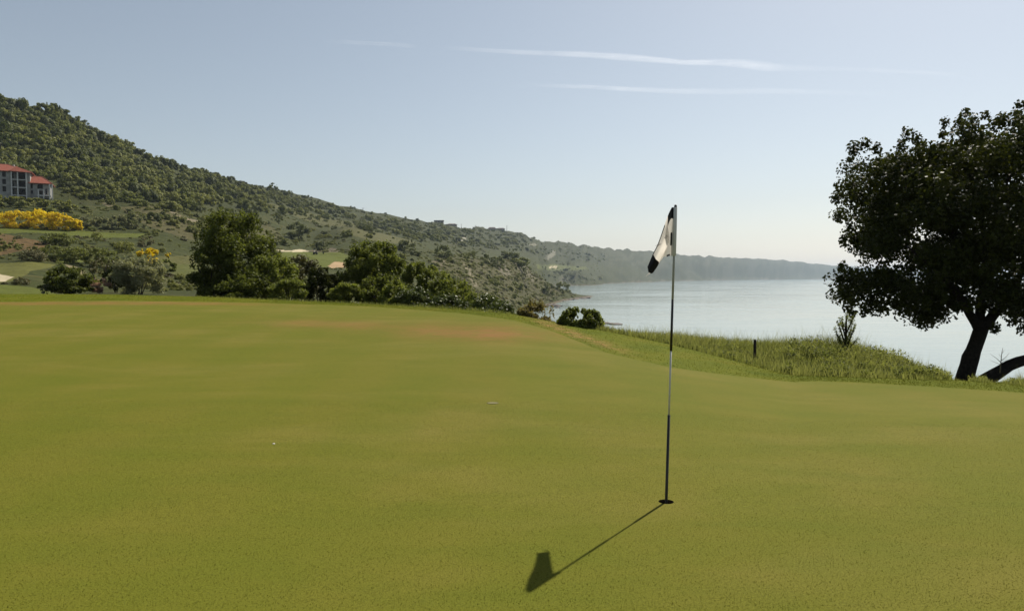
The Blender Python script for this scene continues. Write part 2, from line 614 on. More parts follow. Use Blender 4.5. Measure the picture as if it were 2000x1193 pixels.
V, Fc, at_ = fan_mesh('fringe', RE, RC + 1.6, 46, None, red_fringe)
tag(obj('fringe', mesh_np('fringe', V, Fc, True, at_), M['fringe']), kind='structure')

# ------------------------------------------------------------------ the land: chains of (distance, photo row or ('z', height)) per column
z = lambda v: ('z', v)
CH = {
    -500: [(38, 577), (45, 573), (60, 562), (85, 545), (110, 520), (140, 495), (175, 462), (195, 452), (215, 440), (230, 420), (260, 395), (300, 370), (340, 320), (380, 240), (430, 110)],
    0: [(38, 577.5), (45, 573), (60, 562), (85, 545), (110, 521), (140, 495), (175, 463), (195, 454), (215, 443), (230, 427), (260, 408), (300, 388), (340, 350), (380, 290), (440, 194)],
    50: [(38, 578), (45, 573), (60, 563), (85, 543), (110, 519), (140, 493), (175, 463), (195, 455), (215, 445), (230, 428), (260, 408), (300, 389), (345, 348), (390, 285), (455, 203)],
    100: [(38, 578), (50, 572), (70, 560), (95, 540), (115, 520), (145, 492), (175, 467), (195, 457), (215, 449), (235, 430), (265, 410), (300, 391), (350, 350), (400, 285), (470, 211)],
    200: [(36, 578), (50, 573), (80, 558), (110, 535), (140, 512), (170, 487), (195, 467), (215, 455), (240, 437), (275, 417), (320, 390), (380, 350), (440, 312), (520, 261)],
    300: [(36, 580), (50, 574), (80, 562), (110, 543), (140, 522), (170, 497), (200, 472), (230, 454), (270, 428), (320, 403), (380, 378), (450, 347), (570, 306)],
    400: [(37, 585), (50, 577), (80, 565), (120, 545), (160, 520), (200, 495), (250, 465), (300, 440), (370, 412), (450, 392), (550, 367), (650, 333)],
    500: [(37, 590), (50, 585), (80, 572), (120, 552), (160, 530), (220, 500), (280, 480), (350, 457), (430, 432), (540, 407), (680, 384), (780, 361)],
    600: [(36, 595), (60, 588), (100, 565), (150, 540), (200, 520), (260, 501), (300, 493), (340, 487), (400, 472), (500, 452), (650, 430), (800, 408), (930, 383)],
    700: [(36, 601), (60, 598), (100, 578), (150, 552), (200, 530), (260, 510), (320, 490), (380, 470), (450, 452), (520, 443), (600, 452), (750, 445), (900, 430), (1080, 407)],
    800: [(34, 607), (60, 610), (120, 602), (180, 580), (240, 555), (300, 525), (350, 500), (400, 487), (440, 481), (500, 481), (560, 486), (650, 476), (800, 464), (1000, 448), (1300, 426)],
    900: [(34, 617), (60, 628), (120, 627), (200, 608), (260, 585), (320, 555), (380, 525), (430, 505), (470, 498), (520, 500), (600, 510), (750, 500), (1000, 480), (1300, 462), (1600, 442)],
    1000: [(30, z(-2)), (50, z(-7)), (120, z(-14)), (220, z(-14.5)), (330, 606), (380, 590), (430, 565), (480, 540), (530, 520), (570, 506), (620, 508), (700, 522), (900, 518), (1200, 500), (1500, 482), (1900, 451)],
    1050: [(28, z(-3)), (45, z(-10)), (70, z(-19)), (380, z(-19)), (440, z(-16.9)), (480, 594), (520, 582), (560, 566), (600, 550), (640, 536), (700, 542), (900, 531), (1300, 512), (1600, 500), (2200, 466)],
    1075: [(27, z(-3)), (45, z(-11)), (65, z(-19)), (450, z(-19)), (500, z(-17)), (530, 587), (570, 576), (610, 563), (650, 552), (690, 552), (730, z(-15)), (790, z(-20)), (1550, z(-20)), (1620, 552), (1700, 531), (1900, 516), (2350, 471)],
    1100: [(23, z(-0.2)), (27, z(-3)), (40, z(-11)), (60, z(-19)), (520, z(-20)), (575, z(-17.1)), (600, 583), (650, 570), (690, 563), (720, z(-15)), (760, z(-20)), (1600, z(-20)), (1700, 556), (1730, 536), (1900, 522), (2300, 500), (2600, 473)],
    1130: [(23, z(-0.4)), (27, z(-3)), (40, z(-11)), (60, z(-19)), (580, z(-20)), (640, z(-17.1)), (665, 579), (690, 573), (715, z(-16.8)), (760, z(-20)), (1600, z(-20)), (1720, 555), (1750, 533), (1960, 524), (2400, 502), (2750, 477)],
    1155: [(22.5, z(-0.4)), (26, z(-3)), (40, z(-12)), (60, z(-19)), (640, z(-20)), (695, z(-17.3)), (715, 578.3), (730, z(-16.6)), (745, z(-17.3)), (790, z(-20)), (1640, z(-20)), (1750, 555), (1790, 545), (2000, 536), (2500, 510), (2900, 480)],
    1185: [(22, z(-0.3)), (26, z(-3)), (40, z(-12)), (60, z(-19)), (700, z(-20)), (1800, z(-20)), (2100, z(-20)), (2200, z(-17.1)), (2250, 541), (2500, 525), (2800, 508), (3150, 483)],
    1220: [(21.5, z(-0.2)), (24.5, z(-1.2)), (40, z(-11)), (60, z(-19)), (100, z(-20)), (2450, z(-20)), (2550, z(-17.1)), (2600, 538), (2800, 521), (3100, 505), (3400, 487)],
    1300: [(20.5, z(-0.2)), (23, z(-0.5)), (27, z(-2.5)), (40, z(-12)), (60, z(-19)), (100, z(-20)), (3380, z(-20)), (3500, z(-17.1)), (3560, 529), (3700, 512), (3900, 503), (4100, 494)],
    1400: [(19, z(-0.3)), (22, z(-0.5)), (26, z(-2.2)), (40, z(-12)), (60, z(-19)), (100, z(-20)), (4500, z(-20)), (4650, z(-17.1)), (4700, 529), (4850, 515), (5000, 506), (5100, 500.5)],
    1500: [(18, z(-0.35)), (21.5, z(-0.5)), (25, z(-1.8)), (40, z(-12)), (60, z(-19)), (100, z(-20)), (5600, z(-20)), (5800, z(-17.1)), (5860, 530), (6000, 517), (6100, 510), (6200, 505.5)],
    1640: [(17.5, z(-0.4)), (21, z(-0.6)), (24, z(-1.8)), (40, z(-12)), (60, z(-19)), (100, z(-20)), (7000, z(-20)), (7200, z(-17.1)), (7280, 532), (7400, 523), (7500, 517.5)],
    1760: [(17, z(-0.5)), (19.5, z(-0.85)), (23, z(-2.2)), (40, z(-12)), (60, z(-19)), (100, z(-20)), (8200, z(-20)), (8400, z(-17.1)), (8450, 534), (8600, 529), (8700, 525)],
    1835: [(15.6, z(-0.58)), (17.5, z(-1.05)), (21, z(-2.6)), (40, z(-13)), (60, z(-19)), (100, z(-20)), (9000, z(-20)), (9200, z(-17.1)), (9250, 536), (9400, 532)],
    1875: [(15, z(-0.75)), (17, z(-1.5)), (20, z(-3)), (40, z(-13)), (60, z(-19)), (100, z(-20)), (9200, z(-20)), (9400, z(-17.1)), (9450, 537), (9600, 535)],
    1940: [(15, z(-0.72)), (17, z(-1.3)), (20, z(-2.8)), (40, z(-13)), (60, z(-19)), (100, z(-20)), (9300, z(-20)), (9500, z(-17.1)), (9550, 538), (9700, 536)],
    2000: [(15, z(-0.65)), (17, z(-1.0)), (20, z(-2.4)), (40, z(-13)), (60, z(-19)), (100, z(-20)), (9500, z(-20)), (9700, z(-18)), (9800, z(-18))],
    2150: [(16, z(-0.7)), (19, z(-1.0)), (22, z(-2.6)), (40, z(-13)), (60, z(-19)), (100, z(-20)), (9800, z(-20)), (10000, z(-20))],
    2900: [(15, z(-0.6)), (18, z(-1.1)), (22, z(-2.8)), (40, z(-13)), (60, z(-19)), (100, z(-20)), (9800, z(-20)), (10000, z(-20))],
}
SEA_Z = -17.0
CPX = sorted(CH)
NT = 440
T = np.linspace(0, 1, NT)
colL0, colL1, colZ = [], [], []
for c in CPX:
    yc, zc = float(CR_Y(c)), float(CR_Z(c))
    pts = [(yc * 0.94, zc - 0.45), (yc * 1.05, zc - (0.30 if c < 1850 else 0.38))]
    for Y_, r_ in CH[c]:
        pts.append((Y_, r_[1] if isinstance(r_, tuple) else float(row_to_z(r_, Y_))))
    ly = np.log([p[0] for p in pts])
    zz = np.array([p[1] for p in pts])
    l0, l1 = ly[0], ly[-1]
    tz = np.interp(l0 + (l1 - l0) * T, ly, zz)
    k = np.hanning(13)
    tz2 = np.convolve(np.pad(tz, 6, 'edge'), k / k.sum(), 'valid')
    if c >= 1100:
        k = np.hanning(5)
        tz2 = np.convolve(np.pad(tz, 2, 'edge'), k / k.sum(), 'valid')
    colL0.append(l0)
    colL1.append(l1)
    colZ.append(tz2)
colL0, colL1, colZ = np.array(colL0), np.array(colL1), np.array(colZ)
PX = np.concatenate([np.arange(-500, 0, 12.0), np.arange(0, 1180, 3.0), np.arange(1180, 1700, 4.0), np.arange(1700, 2901, 12.0)])


def smooth_interp(xq, xs, ys):
    """Catmull-Rom-like monotone cubic (Fritsch-Carlson) along axis 0"""
    xs = np.asarray(xs, float)
    h = np.diff(xs)
    sh = (-1,) + (1,) * (ys.ndim - 1)
    d = np.diff(ys, axis=0) / h.reshape(sh)
    m = np.zeros_like(ys)
    m[0], m[-1] = d[0], d[-1]
    w = (d[:-1] * d[1:]) > 0
    m[1:-1] = np.where(w, 2 * d[:-1] * d[1:] / np.where(w, d[:-1] + d[1:], 1), 0)
    i = np.clip(np.searchsorted(xs, xq) - 1, 0, len(xs) - 2)
    t = ((xq - xs[i]) / h[i]).reshape(sh)
    hh = h[i].reshape(sh)
    return ((1 + 2 * t) * (1 - t) ** 2 * ys[i] + t * (1 - t) ** 2 * hh * m[i] + t * t * (3 - 2 * t) * ys[i + 1] + t * t * (t - 1) * hh * m[i + 1])


L0 = np.log(CR_Y(PX) * 0.94)
L1 = smooth_interp(PX, CPX, colL1)
GZ = smooth_interp(PX, CPX, colZ)
GY = np.exp(L0[:, None] + (L1 - L0)[:, None] * T[None, :])
GX = (PX[:, None] - CX) / F * GY
# natural roughness of the land
far_w = np.clip((GY - 45) / 120, 0, 1)
dry = np.clip((GZ - SEA_Z - 0.5) / 3, 0, 1)
amp = np.interp(GY, [40, 200, 600, 1500, 5000, 10000], [0.15, 1.0, 2.6, 4.5, 9, 9])
n1 = fbm(GX / np.maximum(GY, 60) ** 0.8 * 2.2 + 40, np.log(GY) * 14, 5, 3)
n2 = fbm(GX * 0.03, GY * 0.03, 4, 21)
GZ = GZ + far_w * dry * amp * (0.75 * n1 + 0.5 * n2)
# gullies down the far cliffs
gl = np.clip((GY - 1300) / 500, 0, 1) * dry
GZ = GZ + gl * np.interp(GY, [1300, 4000, 9000], [7, 13, 12]) * (fbm(PX[:, None] * 0.085 + 0 * GY, np.log(GY) * 5, 4, 31))
# plateau behind the ridge
NB = 6
back = np.linspace(0.03, 0.4, NB)
GYb = GY[:, -1:] * (1 + back[None, :])
GXb = (PX[:, None] - CX) / F * GYb
GZb = GZ[:, -1:] - (GZ[:, -1:] - SEA_Z + 3) * 0.0 - 0.02 * (GYb - GY[:, -1:]) * (GZ[:, -1:] > SEA_Z)
GX, GY, GZ = np.hstack([GX, GXb]), np.hstack([GY, GYb]), np.hstack([GZ, GZb])
PP, RR = project(GX, GY, GZ)
RMIN = np.minimum.accumulate(RR[:, :NT], axis=1)


def ground(px, Y):
    """height of the land in photo column px at forward distance Y"""
    i = np.clip(np.searchsorted(PX, px) - 1, 0, len(PX) - 2)
    f = (px - PX[i]) / (PX[i + 1] - PX[i])
    return float(np.interp(Y, GY[i], GZ[i]) * (1 - f) + np.interp(Y, GY[i + 1], GZ[i + 1]) * f)


def visible(px, row):
    """land point seen at that photo pixel (first hit along the column)"""
    i = int(np.clip(np.searchsorted(PX, px), 0, len(PX) - 1))
    k = int(np.searchsorted(-RMIN[i], -row))
    if k >= NT or k == 0:
        return None
    r0, r1 = RMIN[i, k - 1], RMIN[i, k]
    f = 0.5 if r0 == r1 else (r0 - row) / (r0 - r1)
    Y = GY[i, k - 1] * (1 - f) + GY[i, k] * f
    zz_ = GZ[i, k - 1] * (1 - f) + GZ[i, k] * f
    return Vector((float(px_to_x(px, zz_, Y)), float(Y), float(zz_)))


# land cover painted on the land where it really differs: mown grass, sand, soil, bare cliff
cov = np.zeros(GX.shape + (4,))
rgh = np.ones(GX.shape)
hid = np.zeros(GX.shape, bool)


def cover(poly, col, y0, y1, a=1.0, rough=0.35, soft=None):
    m = in_poly(PP + 5 * fbm(GX * 0.08, GY * 0.08, 3, 77) * (1 if soft is None else soft), RR + 1.6 * fbm(GX * 0.1, GY * 0.1, 3, 78), poly) & (GY > y0) & (GY < y1)
    cov[m] = (*col, a)
    rgh[m] = rough


GRN, GRN2 = (0.128, 0.148, 0.026), (0.150, 0.150, 0.040)
SAND = (0.66, 0.56, 0.40)
cover([(-500, 577), (-500, 556), (20, 556), (60, 560), (110, 573), (110, 577)], GRN, 36, 90)
cover([(-500, 545), (-500, 516), (0, 513), (60, 511), (110, 516), (95, 524), (60, 530), (30, 548), (0, 552)], GRN2, 70, 150)
cover([(-500, 552), (-500, 538), (0, 536), (26, 541), (10, 550)], SAND, 70, 150, 1, 0.1, 0.2)
cover([(60, 511), (110, 512), (150, 519), (100, 512)], GRN, 80, 150)
cover([(95, 503), (150, 502), (165, 512), (110, 516)], GRN, 90, 170)
cover([(125, 516), (150, 521), (180, 540), (168, 545), (140, 530)], (0.30, 0.25, 0.16), 60, 150, 0.9, 0.4, 0.4)
cover([(-500, 462), (-500, 444), (0, 442), (60, 443), (150, 450), (230, 455), (285, 457), (270, 464), (180, 464), (60, 455)], GRN, 150, 260, 1, 0.4)
cover([(-500, 480), (0, 455), (60, 468), (100, 476), (95, 486), (40, 490), (0, 500), (-500, 520)], (0.200, 0.118, 0.058), 110, 220, 0.75, 0.9)
cover([(300, 500), (380, 500), (400, 512), (400, 530), (330, 520)], (0.135, 0.130, 0.042), 90, 230, 0.8, 0.5)
cover([(330, 516), (400, 516), (400, 545), (330, 535)], (0.130, 0.140, 0.036), 80, 230, 0.8, 0.5)
cover([(500, 500), (560, 492), (600, 493), (668, 493), (690, 500), (680, 520), (560, 525), (500, 540)], GRN, 180, 360, 1, 0.3)
cover([(530, 485), (545, 487), (562, 489), (590, 487), (605, 491), (585, 493), (560, 492), (535, 490)], SAND, 200, 420, 1, 0.1, 0.2)
cover([(640, 519), (652, 512), (672, 512), (675, 522), (645, 524)], (0.52, 0.36, 0.22), 150, 340, 1, 0.3, 0.2)
cover([(655, 450), (690, 440), (740, 446), (830, 470), (800, 478), (720, 470)], (0.150, 0.140, 0.055), 300, 700, 0.6, 0.6)
cover([(1045, 516), (1085, 515), (1130, 520), (1170, 521), (1180, 524), (1100, 530), (1050, 527)], (0.135, 0.150, 0.045), 900, 2100, 0.9, 0.3)
cover([(1070, 521), (1087, 519), (1089, 523), (1072, 524)], SAND, 900, 2100, 1, 0.1, 0.1)
# bare earth slips and chalky faces
ROCK = (0.36, 0.32, 0.26)
cover([(850, 500), (930, 505), (1000, 510), (1045, 538), (1100, 572), (1060, 592), (1000, 605), (900, 585), (860, 540)], (0.150, 0.118, 0.062), 200, 800, 0.32, 1)
cover([(430, 440), (520, 432), (560, 470), (480, 480)], (0.140, 0.120, 0.055), 150, 700, 0.45, 1)
cover([(230, 405), (310, 400), (400, 445), (380, 470), (280, 440)], (0.150, 0.122, 0.060), 200, 500, 0.5, 1)
cover([(480, 385), (640, 425), (760, 450), (620, 440)], (0.150, 0.140, 0.055), 400, 1000, 0.5, 1)
cover([(312, 393), (330, 400), (352, 418), (372, 426), (395, 432), (380, 436), (350, 426), (325, 408)], (0.33, 0.27, 0.20), 200, 700, 0.75, 1)
cover([(200, 395), (225, 398), (232, 408), (210, 408)], (0.27, 0.22, 0.15), 200, 600, 0.6, 1)
cover([(905, 515), (918, 520), (925, 545), (935, 560), (925, 562), (915, 540)], (0.34, 0.29, 0.22), 300, 700, 0.7, 1)
cover([(968, 512), (990, 520), (1000, 540), (985, 545), (975, 530)], (0.27, 0.23, 0.19), 300, 800, 0.6, 1)
cover([(1010, 500), (1030, 520), (1048, 545), (1040, 550), (1015, 530), (1000, 512)], (0.27, 0.23, 0.18), 300, 900, 0.6, 1)
cover([(840, 510), (872, 508), (880, 520), (850, 522)], (0.24, 0.19, 0.14), 250, 600, 0.6, 1)
cover([(600, 490), (650, 483), (668, 492), (640, 494)], (0.24, 0.19, 0.15), 250, 500, 0.6, 1)
cover([(893, 470), (908, 462), (912, 468), (903, 472)], (0.46, 0.43, 0.38), 600, 1500, 0.9, 1, 0.3)
cover([(1062, 508), (1080, 490), (1086, 494), (1075, 506)], (0.40, 0.37, 0.32), 900, 2500, 0.6, 1)
cover([(1030, 480), (1045, 474), (1048, 480)], (0.42, 0.39, 0.34), 1000, 2500, 0.6, 1)
# beach, shore rock shelf, and steep chalk cliffs
gz_d = np.gradient(GZ, axis=1) / np.maximum(np.gradient(GY, axis=1), 1e-3)
thr = np.interp(GY, [450, 1500, 3000], [0.32, 0.25, 0.08])
cl = np.clip((gz_d - thr) / (thr + 0.08), 0, 1) * np.clip((GY - 450) / 400, 0, 1) * (GZ > SEA_Z - 1)
cl = cl * np.clip(0.42 + 1.7 * fbm(PX[:, None] * 0.16 + 0 * GY, np.log(GY) * 30, 3, 55), 0, 1) * np.interp(GY, [1500, 1900, 2500], [0.85, 0.5, 0.2])
mm = (cov[..., 3] < 0.1) & (cl > 0.02)
cov[mm] = np.concatenate([np.broadcast_to(np.array([0.28, 0.26, 0.23]), (mm.sum(), 3)), cl[mm][:, None]], 1)
sh = (GY > 380) & (GZ < SEA_Z + 1.0) & (GZ > SEA_Z - 2)
cov[sh] = (0.17, 0.135, 0.095, 0.85)
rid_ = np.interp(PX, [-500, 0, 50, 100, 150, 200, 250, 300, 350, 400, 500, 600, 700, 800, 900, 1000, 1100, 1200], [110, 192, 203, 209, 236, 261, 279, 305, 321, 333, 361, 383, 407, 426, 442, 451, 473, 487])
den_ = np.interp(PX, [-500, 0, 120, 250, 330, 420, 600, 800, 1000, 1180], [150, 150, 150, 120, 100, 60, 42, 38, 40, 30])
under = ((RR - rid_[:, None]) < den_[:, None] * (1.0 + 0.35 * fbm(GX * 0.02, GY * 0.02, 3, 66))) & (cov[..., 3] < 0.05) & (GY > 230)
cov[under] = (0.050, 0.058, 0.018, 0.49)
bank = (GY < 60) & (PX[:, None] > 1090)
cov[bank] = (0.070, 0.075, 0.022, 0.7)
GV = np.stack([GX, GY, GZ], -1).reshape(-1, 3)
nI, nJ = GX.shape
idx = np.arange(nI * nJ).reshape(nI, nJ)
Fc = np.stack([idx[:-1, :-1], idx[1:, :-1], idx[1:, 1:], idx[:-1, 1:]], -1).reshape(-1, 4)
deep = (GZ < SEA_Z - 1.5)
fm = deep[:-1, :-1] & deep[1:, :-1] & deep[1:, 1:] & deep[:-1, 1:]
Fc = Fc[~fm.ravel()]
me = mesh_np('hillside', GV, Fc, True, {'rough': rgh.ravel()}, {'cover': cov.reshape(-1, 4)})
tag(obj('hillside', me, M['terrain']), kind='structure')

# ------------------------------------------------------------------ sea
S = 42000.0
sea = MB()
sea.add([(-S, -S, 0), (S, -S, 0), (S, S, 0), (-S, S, 0)], [(0, 1, 2, 3)])
tag(sea.build('sea', M['sea'], loc=(0, 0, SEA_Z)), kind='structure')

# ------------------------------------------------------------------ foliage
def leaf_quads(C, Nrm, L, W, r_, droop=0.0):
    """one folded-flat diamond per leaf"""
    n = len(C)
    Nrm = Nrm / np.maximum(np.linalg.norm(Nrm, axis=1, keepdims=True), 1e-6)
    t = r_.normal(size=(n, 3))
    t[:, 2] -= droop
    t -= Nrm * (t * Nrm).sum(1, keepdims=True)
    t /= np.maximum(np.linalg.norm(t, axis=1, keepdims=True), 1e-6)
    b = np.cross(Nrm, t)
    L, W = np.asarray(L).reshape(-1, 1), np.asarray(W).reshape(-1, 1)
    V = np.stack([C - t * L * 0.5, C + b * W * 0.5 + t * L * 0.06, C + t * L * 0.5, C - b * W * 0.5 + t * L * 0.06], 1).reshape(-1, 3)
    Fq = np.arange(n * 4).reshape(n, 4)
    return V, Fq


def clump_leaves(clumps, n, size, seed, wide=0.62, droop=0.3, shell=0.5, tone=None, coh=0.5):
    """clumps: list of (cx,cy,cz, rx,ry,rz). leaves fill each clump, denser towards its skin"""
    r_ = np.random.default_rng(seed)
    cl = np.array(clumps, float)
    w = (cl[:, 3] * cl[:, 4] * cl[:, 5]) ** (2 / 3)
    k = r_.choice(len(cl), n, p=w / w.sum())
    d = r_.normal(size=(n, 3))
    d /= np.linalg.norm(d, axis=1, keepdims=True)
    rad = r_.random(n) ** shell
    C = cl[k, :3] + d * cl[k, 3:6] * rad[:, None]
    Nrm = d * coh + r_.normal(size=(n, 3)) * (1.0 - 0.6 * coh) + np.array([0, 0, 0.5])
    s = size * r_.uniform(0.65, 1.25, n)
    V, Fq = leaf_quads(C, Nrm, s, s * wide, r_, droop)
    ct = r_.random(len(cl))
    sh_ = np.clip(0.35 * ct[k] + 0.55 * r_.random(n) + 0.1 * rad, 0, 1)
    if tone is not None:
        sh_ = np.clip(sh_ * tone[0] + tone[1], 0, 1)
    return V, Fq, np.repeat(sh_, 4)


def envelope(cx, cy, cz, a, b, c, n, seed, p=2.6, rmin=0.16, rmax=0.3, surf=0.62, zlo=-1.0):
    """uneven clumps filling a super-ellipsoid"""
    r_ = np.random.default_rng(seed)
    out = []
    while len(out) < n:
        q = r_.uniform(-1, 1, 3)
        s = (abs(q) ** p).sum()
        if s > 1 or q[2] < zlo:
            continue
        if s < surf ** p and r_.random() > 0.25:
            continue
        k = r_.uniform(rmin, rmax)
        out.append((cx + q[0] * a, cy + q[1] * b, cz + q[2] * c, k * a * r_.uniform(0.8, 1.2), k * b * r_.uniform(0.8, 1.2), k * c * r_.uniform(0.7, 1.1)))
    return out


def leaf_obj(name, parts, mat, parent=None, wide=0.62, droop=0.3, coh=0.5):
    """parts: list of (clumps, n, size, seed[, tone])"""
    Vs, Fs, Ss, off = [], [], [], 0
    for p in parts:
        V_, F_, S_ = clump_leaves(p[0], p[1], p[2], p[3], wide, droop, tone=p[4] if len(p) > 4 else None, coh=coh)
        Vs.append(V_)
        Fs.append(F_ + off)
        Ss.append(S_)
        off += len(V_)
    me = mesh_np(name, np.vstack(Vs), np.vstack(Fs), False, {'shade': np.concatenate(Ss)})
    return obj(name, me, mat, parent)


def shrub(name, label, cat, px0, px1, ytop, Y, mat, n, leaf, seed, nclump=28, depth=0.8, p=2.4, ybase=None, stems=3, sprigs=10,
          rmin=0.18, rmax=0.34, wide=0.6, tone=None, group=None, lift=0.0, stem_mat='bark', sprig_len=1.0, coh=0.5):
    """a shrub or tree standing on the land between photo columns px0..px1, top at row ytop, at distance Y"""
    pc = (px0 + px1) / 2
    zb = ground(pc, Y) if ybase is None else float(row_to_z(ybase, Y))
    top = float(row_to_z(ytop, Y))
    a = (px1 - px0) / 2 * Y / F
    xc = (pc - CX) / F * Y
    h = top - zb
    root = thing(name, label, cat, (xc, Y, zb), group=group)
    z0 = h * lift
    c = (h - z0) / 2
    cl = envelope(0, 0, z0 + c, a * 0.86, a * depth, c * 0.9, nclump, seed, p, rmin, rmax)
    r_ = random.Random(seed)
    sp = []
    for k in range(sprigs):      # shoots that break the outline
        th = r_.uniform(0, 2 * math.pi)
        e = r_.uniform(0.15, 1.35)
        q = Vector((math.cos(th) * math.cos(e) * a * 0.9, math.sin(th) * math.cos(e) * a * depth * 0.9, z0 + c + math.sin(e) * c * 0.95))
        s = r_.uniform(0.06, 0.11) * max(a, c)
        sp.append((q.x, q.y, q.z, s * 0.6, s * 0.6, s * 1.7 * sprig_len))
    leaf_obj('crown', [(cl, int(n * 0.93), leaf, seed, tone)] + ([(sp, max(20, int(n * 0.07)), leaf * 0.9, seed + 1, tone)] if sp else []), M[mat], root, wide, coh=coh)
    for k in range(stems):
        tip = Vector((r_.uniform(-0.55, 0.55) * a, r_.uniform(-0.5, 0.5) * a * depth, z0 + c * r_.uniform(0.9, 1.4)))
        base = Vector((r_.uniform(-0.12, 0.12) * a, r_.uniform(-0.1, 0.1) * a, -0.15 * h))
        mid = base.lerp(tip, 0.5) + Vector((r_.uniform(-.1, .1) * a, 0, 0.06 * h))
        mb = MB()
        rr = max(0.012 * Y / 30, 0.035 * h / max(1, stems) ** 0.5)
        mb.tube([base, mid, tip], [rr, rr * 0.7, rr * 0.25], 7, wob=0.2, seed=seed + k)
        mb.build('trunk' if stems == 1 else 'stem', M[stem_mat], root, True)
    return root


# --- the large tree at the right
def big_tree():
    Y = 26.0
    base = at(1880, 770, Y)
    base.z = ground(1880, Y)
    root = thing('leafy_tree', 'large dark leafy tree with a leaning forked trunk at the right edge of the green', 'tree', base)
    s = Y / F
    K = Y / 14.0
    def P(px, py, dy=0.0):
        q = at(px, py, Y + dy * K)
        return Vector((q.x - base.x, dy * K, q.z - base.z))
    mb = MB()
    mb.tube([Vector((-0.1, 0, -0.4)), P(1880, 775), P(1884, 745), P(1887, 728), P(1892, 712), P(1896, 698), P(1901, 684), P(1907, 668), P(1913, 652), P(1917, 640)],
            [24 * s, 21 * s, 18 * s, 16 * s, 14.8 * s, 15.2 * s, 13.6 * s, 12.8 * s, 13 * s, 13 * s], 14, wob=0.13, seed=3)
    mb.build('trunk', M['bark'], root, True)
    limbs = [
        ([P(1915, 646), P(1905, 630), P(1893, 612), P(1882, 592, -.2), P(1860, 560, -.5), P(1820, 520, -.9), P(1770, 480, -1.2)], [13, 11, 9.5, 8.5, 7, 5, 2]),
        ([P(1916, 645), P(1930, 628), P(1946, 608), P(1960, 590, .2), P(1985, 550, .4), P(2020, 490, .6), P(2060, 420, .9)], [13, 12, 11, 9.5, 8, 5.5, 2]),
        ([P(1915, 640), P(1914, 610), P(1918, 570, .1), P(1925, 500, .2), P(1915, 420, .3), P(1900, 330, .2)], [12, 10, 9, 7, 4.5, 1.5]),
        ([P(1890, 606, -.1), P(1850, 590, .2), P(1800, 580, .5), P(1740, 560, .8), P(1690, 520, .9)], [6, 5, 4, 3, 1]),
        ([P(1920, 560, .1), P(1870, 470, .5), P(1800, 380, .9), P(1730, 320, 1.0)], [6, 5, 3.5, 1]),
        ([P(1960, 590, .2), P(2010, 580, -.4), P(2080, 560, -.9), P(2150, 520, -1.2)], [6.5, 5, 3.5, 1.2]),
        ([P(1918, 500, .2), P(1950, 400, -.5), P(1990, 300, -.8)], [5, 3.5, 1])]
    for i, (pts, rad) in enumerate(limbs):
        mb = MB()
        mb.tube(pts, [r * s * 0.82 for r in rad], 10, wob=0.15, seed=20 + i)
        mb.build('limb', M['bark'], root, True)
    # crown
    c0 = P(1950, 432)
    a, b, c = 340 * s, 2.2 * K, 240 * s
    cl = envelope(c0.x, 0.1, c0.z, a * 0.93, b * 0.93, c * 0.95, 380, 5, 3.8, 0.09, 0.18, 0.55)
    # lift the underside towards the trunk, keep the left skirt low
    def keep(q):
        px, row = project(q[0] + base.x, q[1] + base.y, q[2] + base.z)
        lim = np.interp(px, [1600, 1650, 1700, 1760, 1800, 1850, 1890, 1940, 2000, 2100, 2260], [600, 616, 622, 612, 646, 622, 604, 612, 640, 640, 560])
        topl = np.interp(px, [1600, 1640, 1665, 1700, 1732, 1770, 1800, 1835, 1852, 1885, 1920, 1960, 1990, 2030, 2150, 2260], [375, 340, 282, 292, 308, 272, 294, 272, 228, 224, 246, 240, 208, 216, 240, 360])
        left = np.interp(row, [200, 270, 300, 360, 400, 480, 560, 620], [1682, 1668, 1662, 1626, 1632, 1646, 1630, 1654])
        return row + q[5] / s * 0.9 < lim and row - q[5] / s * 0.6 > topl and px - q[5] / s * 0.7 > left
    cl = [q for q in cl if keep(q)]
    cl2 = envelope(c0.x, 0.1, c0.z, a * 0.75, b * 0.7, c * 0.72, 90, 6, 2.5, 0.16, 0.26, 0.1)
    cl2 = [q for q in cl2 if keep(q)]
    rh = random.Random(17)
    for px, py in [(1845, 588), (1862, 580), (1872, 592), (1888, 586), (1900, 596), (1915, 588), (1930, 600), (1945, 596), (1962, 604), (1978, 596), (1990, 612), (2010, 604), (1880, 570), (1950, 575), (1920, 572)]:
        q = P(px, py, rh.uniform(-0.9, 0.6))
        k = rh.uniform(0.15, 0.24) * K
        cl.append((q.x, q.y, q.z, k * 1.15, k, k * 0.75))
    sp = []
    r_ = random.Random(8)
    for px, py in [(1668, 290), (1690, 283), (1712, 290), (1660, 312), (1640, 378), (1632, 388), (1640, 420), (1648, 470), (1645, 520), (1650, 548), (1640, 545), (1648, 572),
                   (1772, 262), (1790, 272), (1760, 285), (1800, 285), (1845, 240), (1842, 262), (1885, 222), (1878, 240), (1900, 236), (1925, 225), (1945, 240), (1958, 235),
                   (1980, 232), (1995, 208), (1990, 225), (1998, 250), (2030, 215), (2080, 230), (1720, 600), (1700, 595), (1668, 590), (1800, 628), (1815, 622), (1790, 606), (1830, 615),
                   (1985, 620), (1998, 640), (1975, 628), (1935, 632), (1944, 640), (1870, 600), (1750, 590), (1655, 600), (1665, 612), (1690, 606)]:
        q = P(px, py, r_.uniform(-1.3, 1.3))
        k = r_.uniform(0.10, 0.17) * K
        sp.append((q.x, q.y, q.z, k * 0.8, k * 0.8, k))
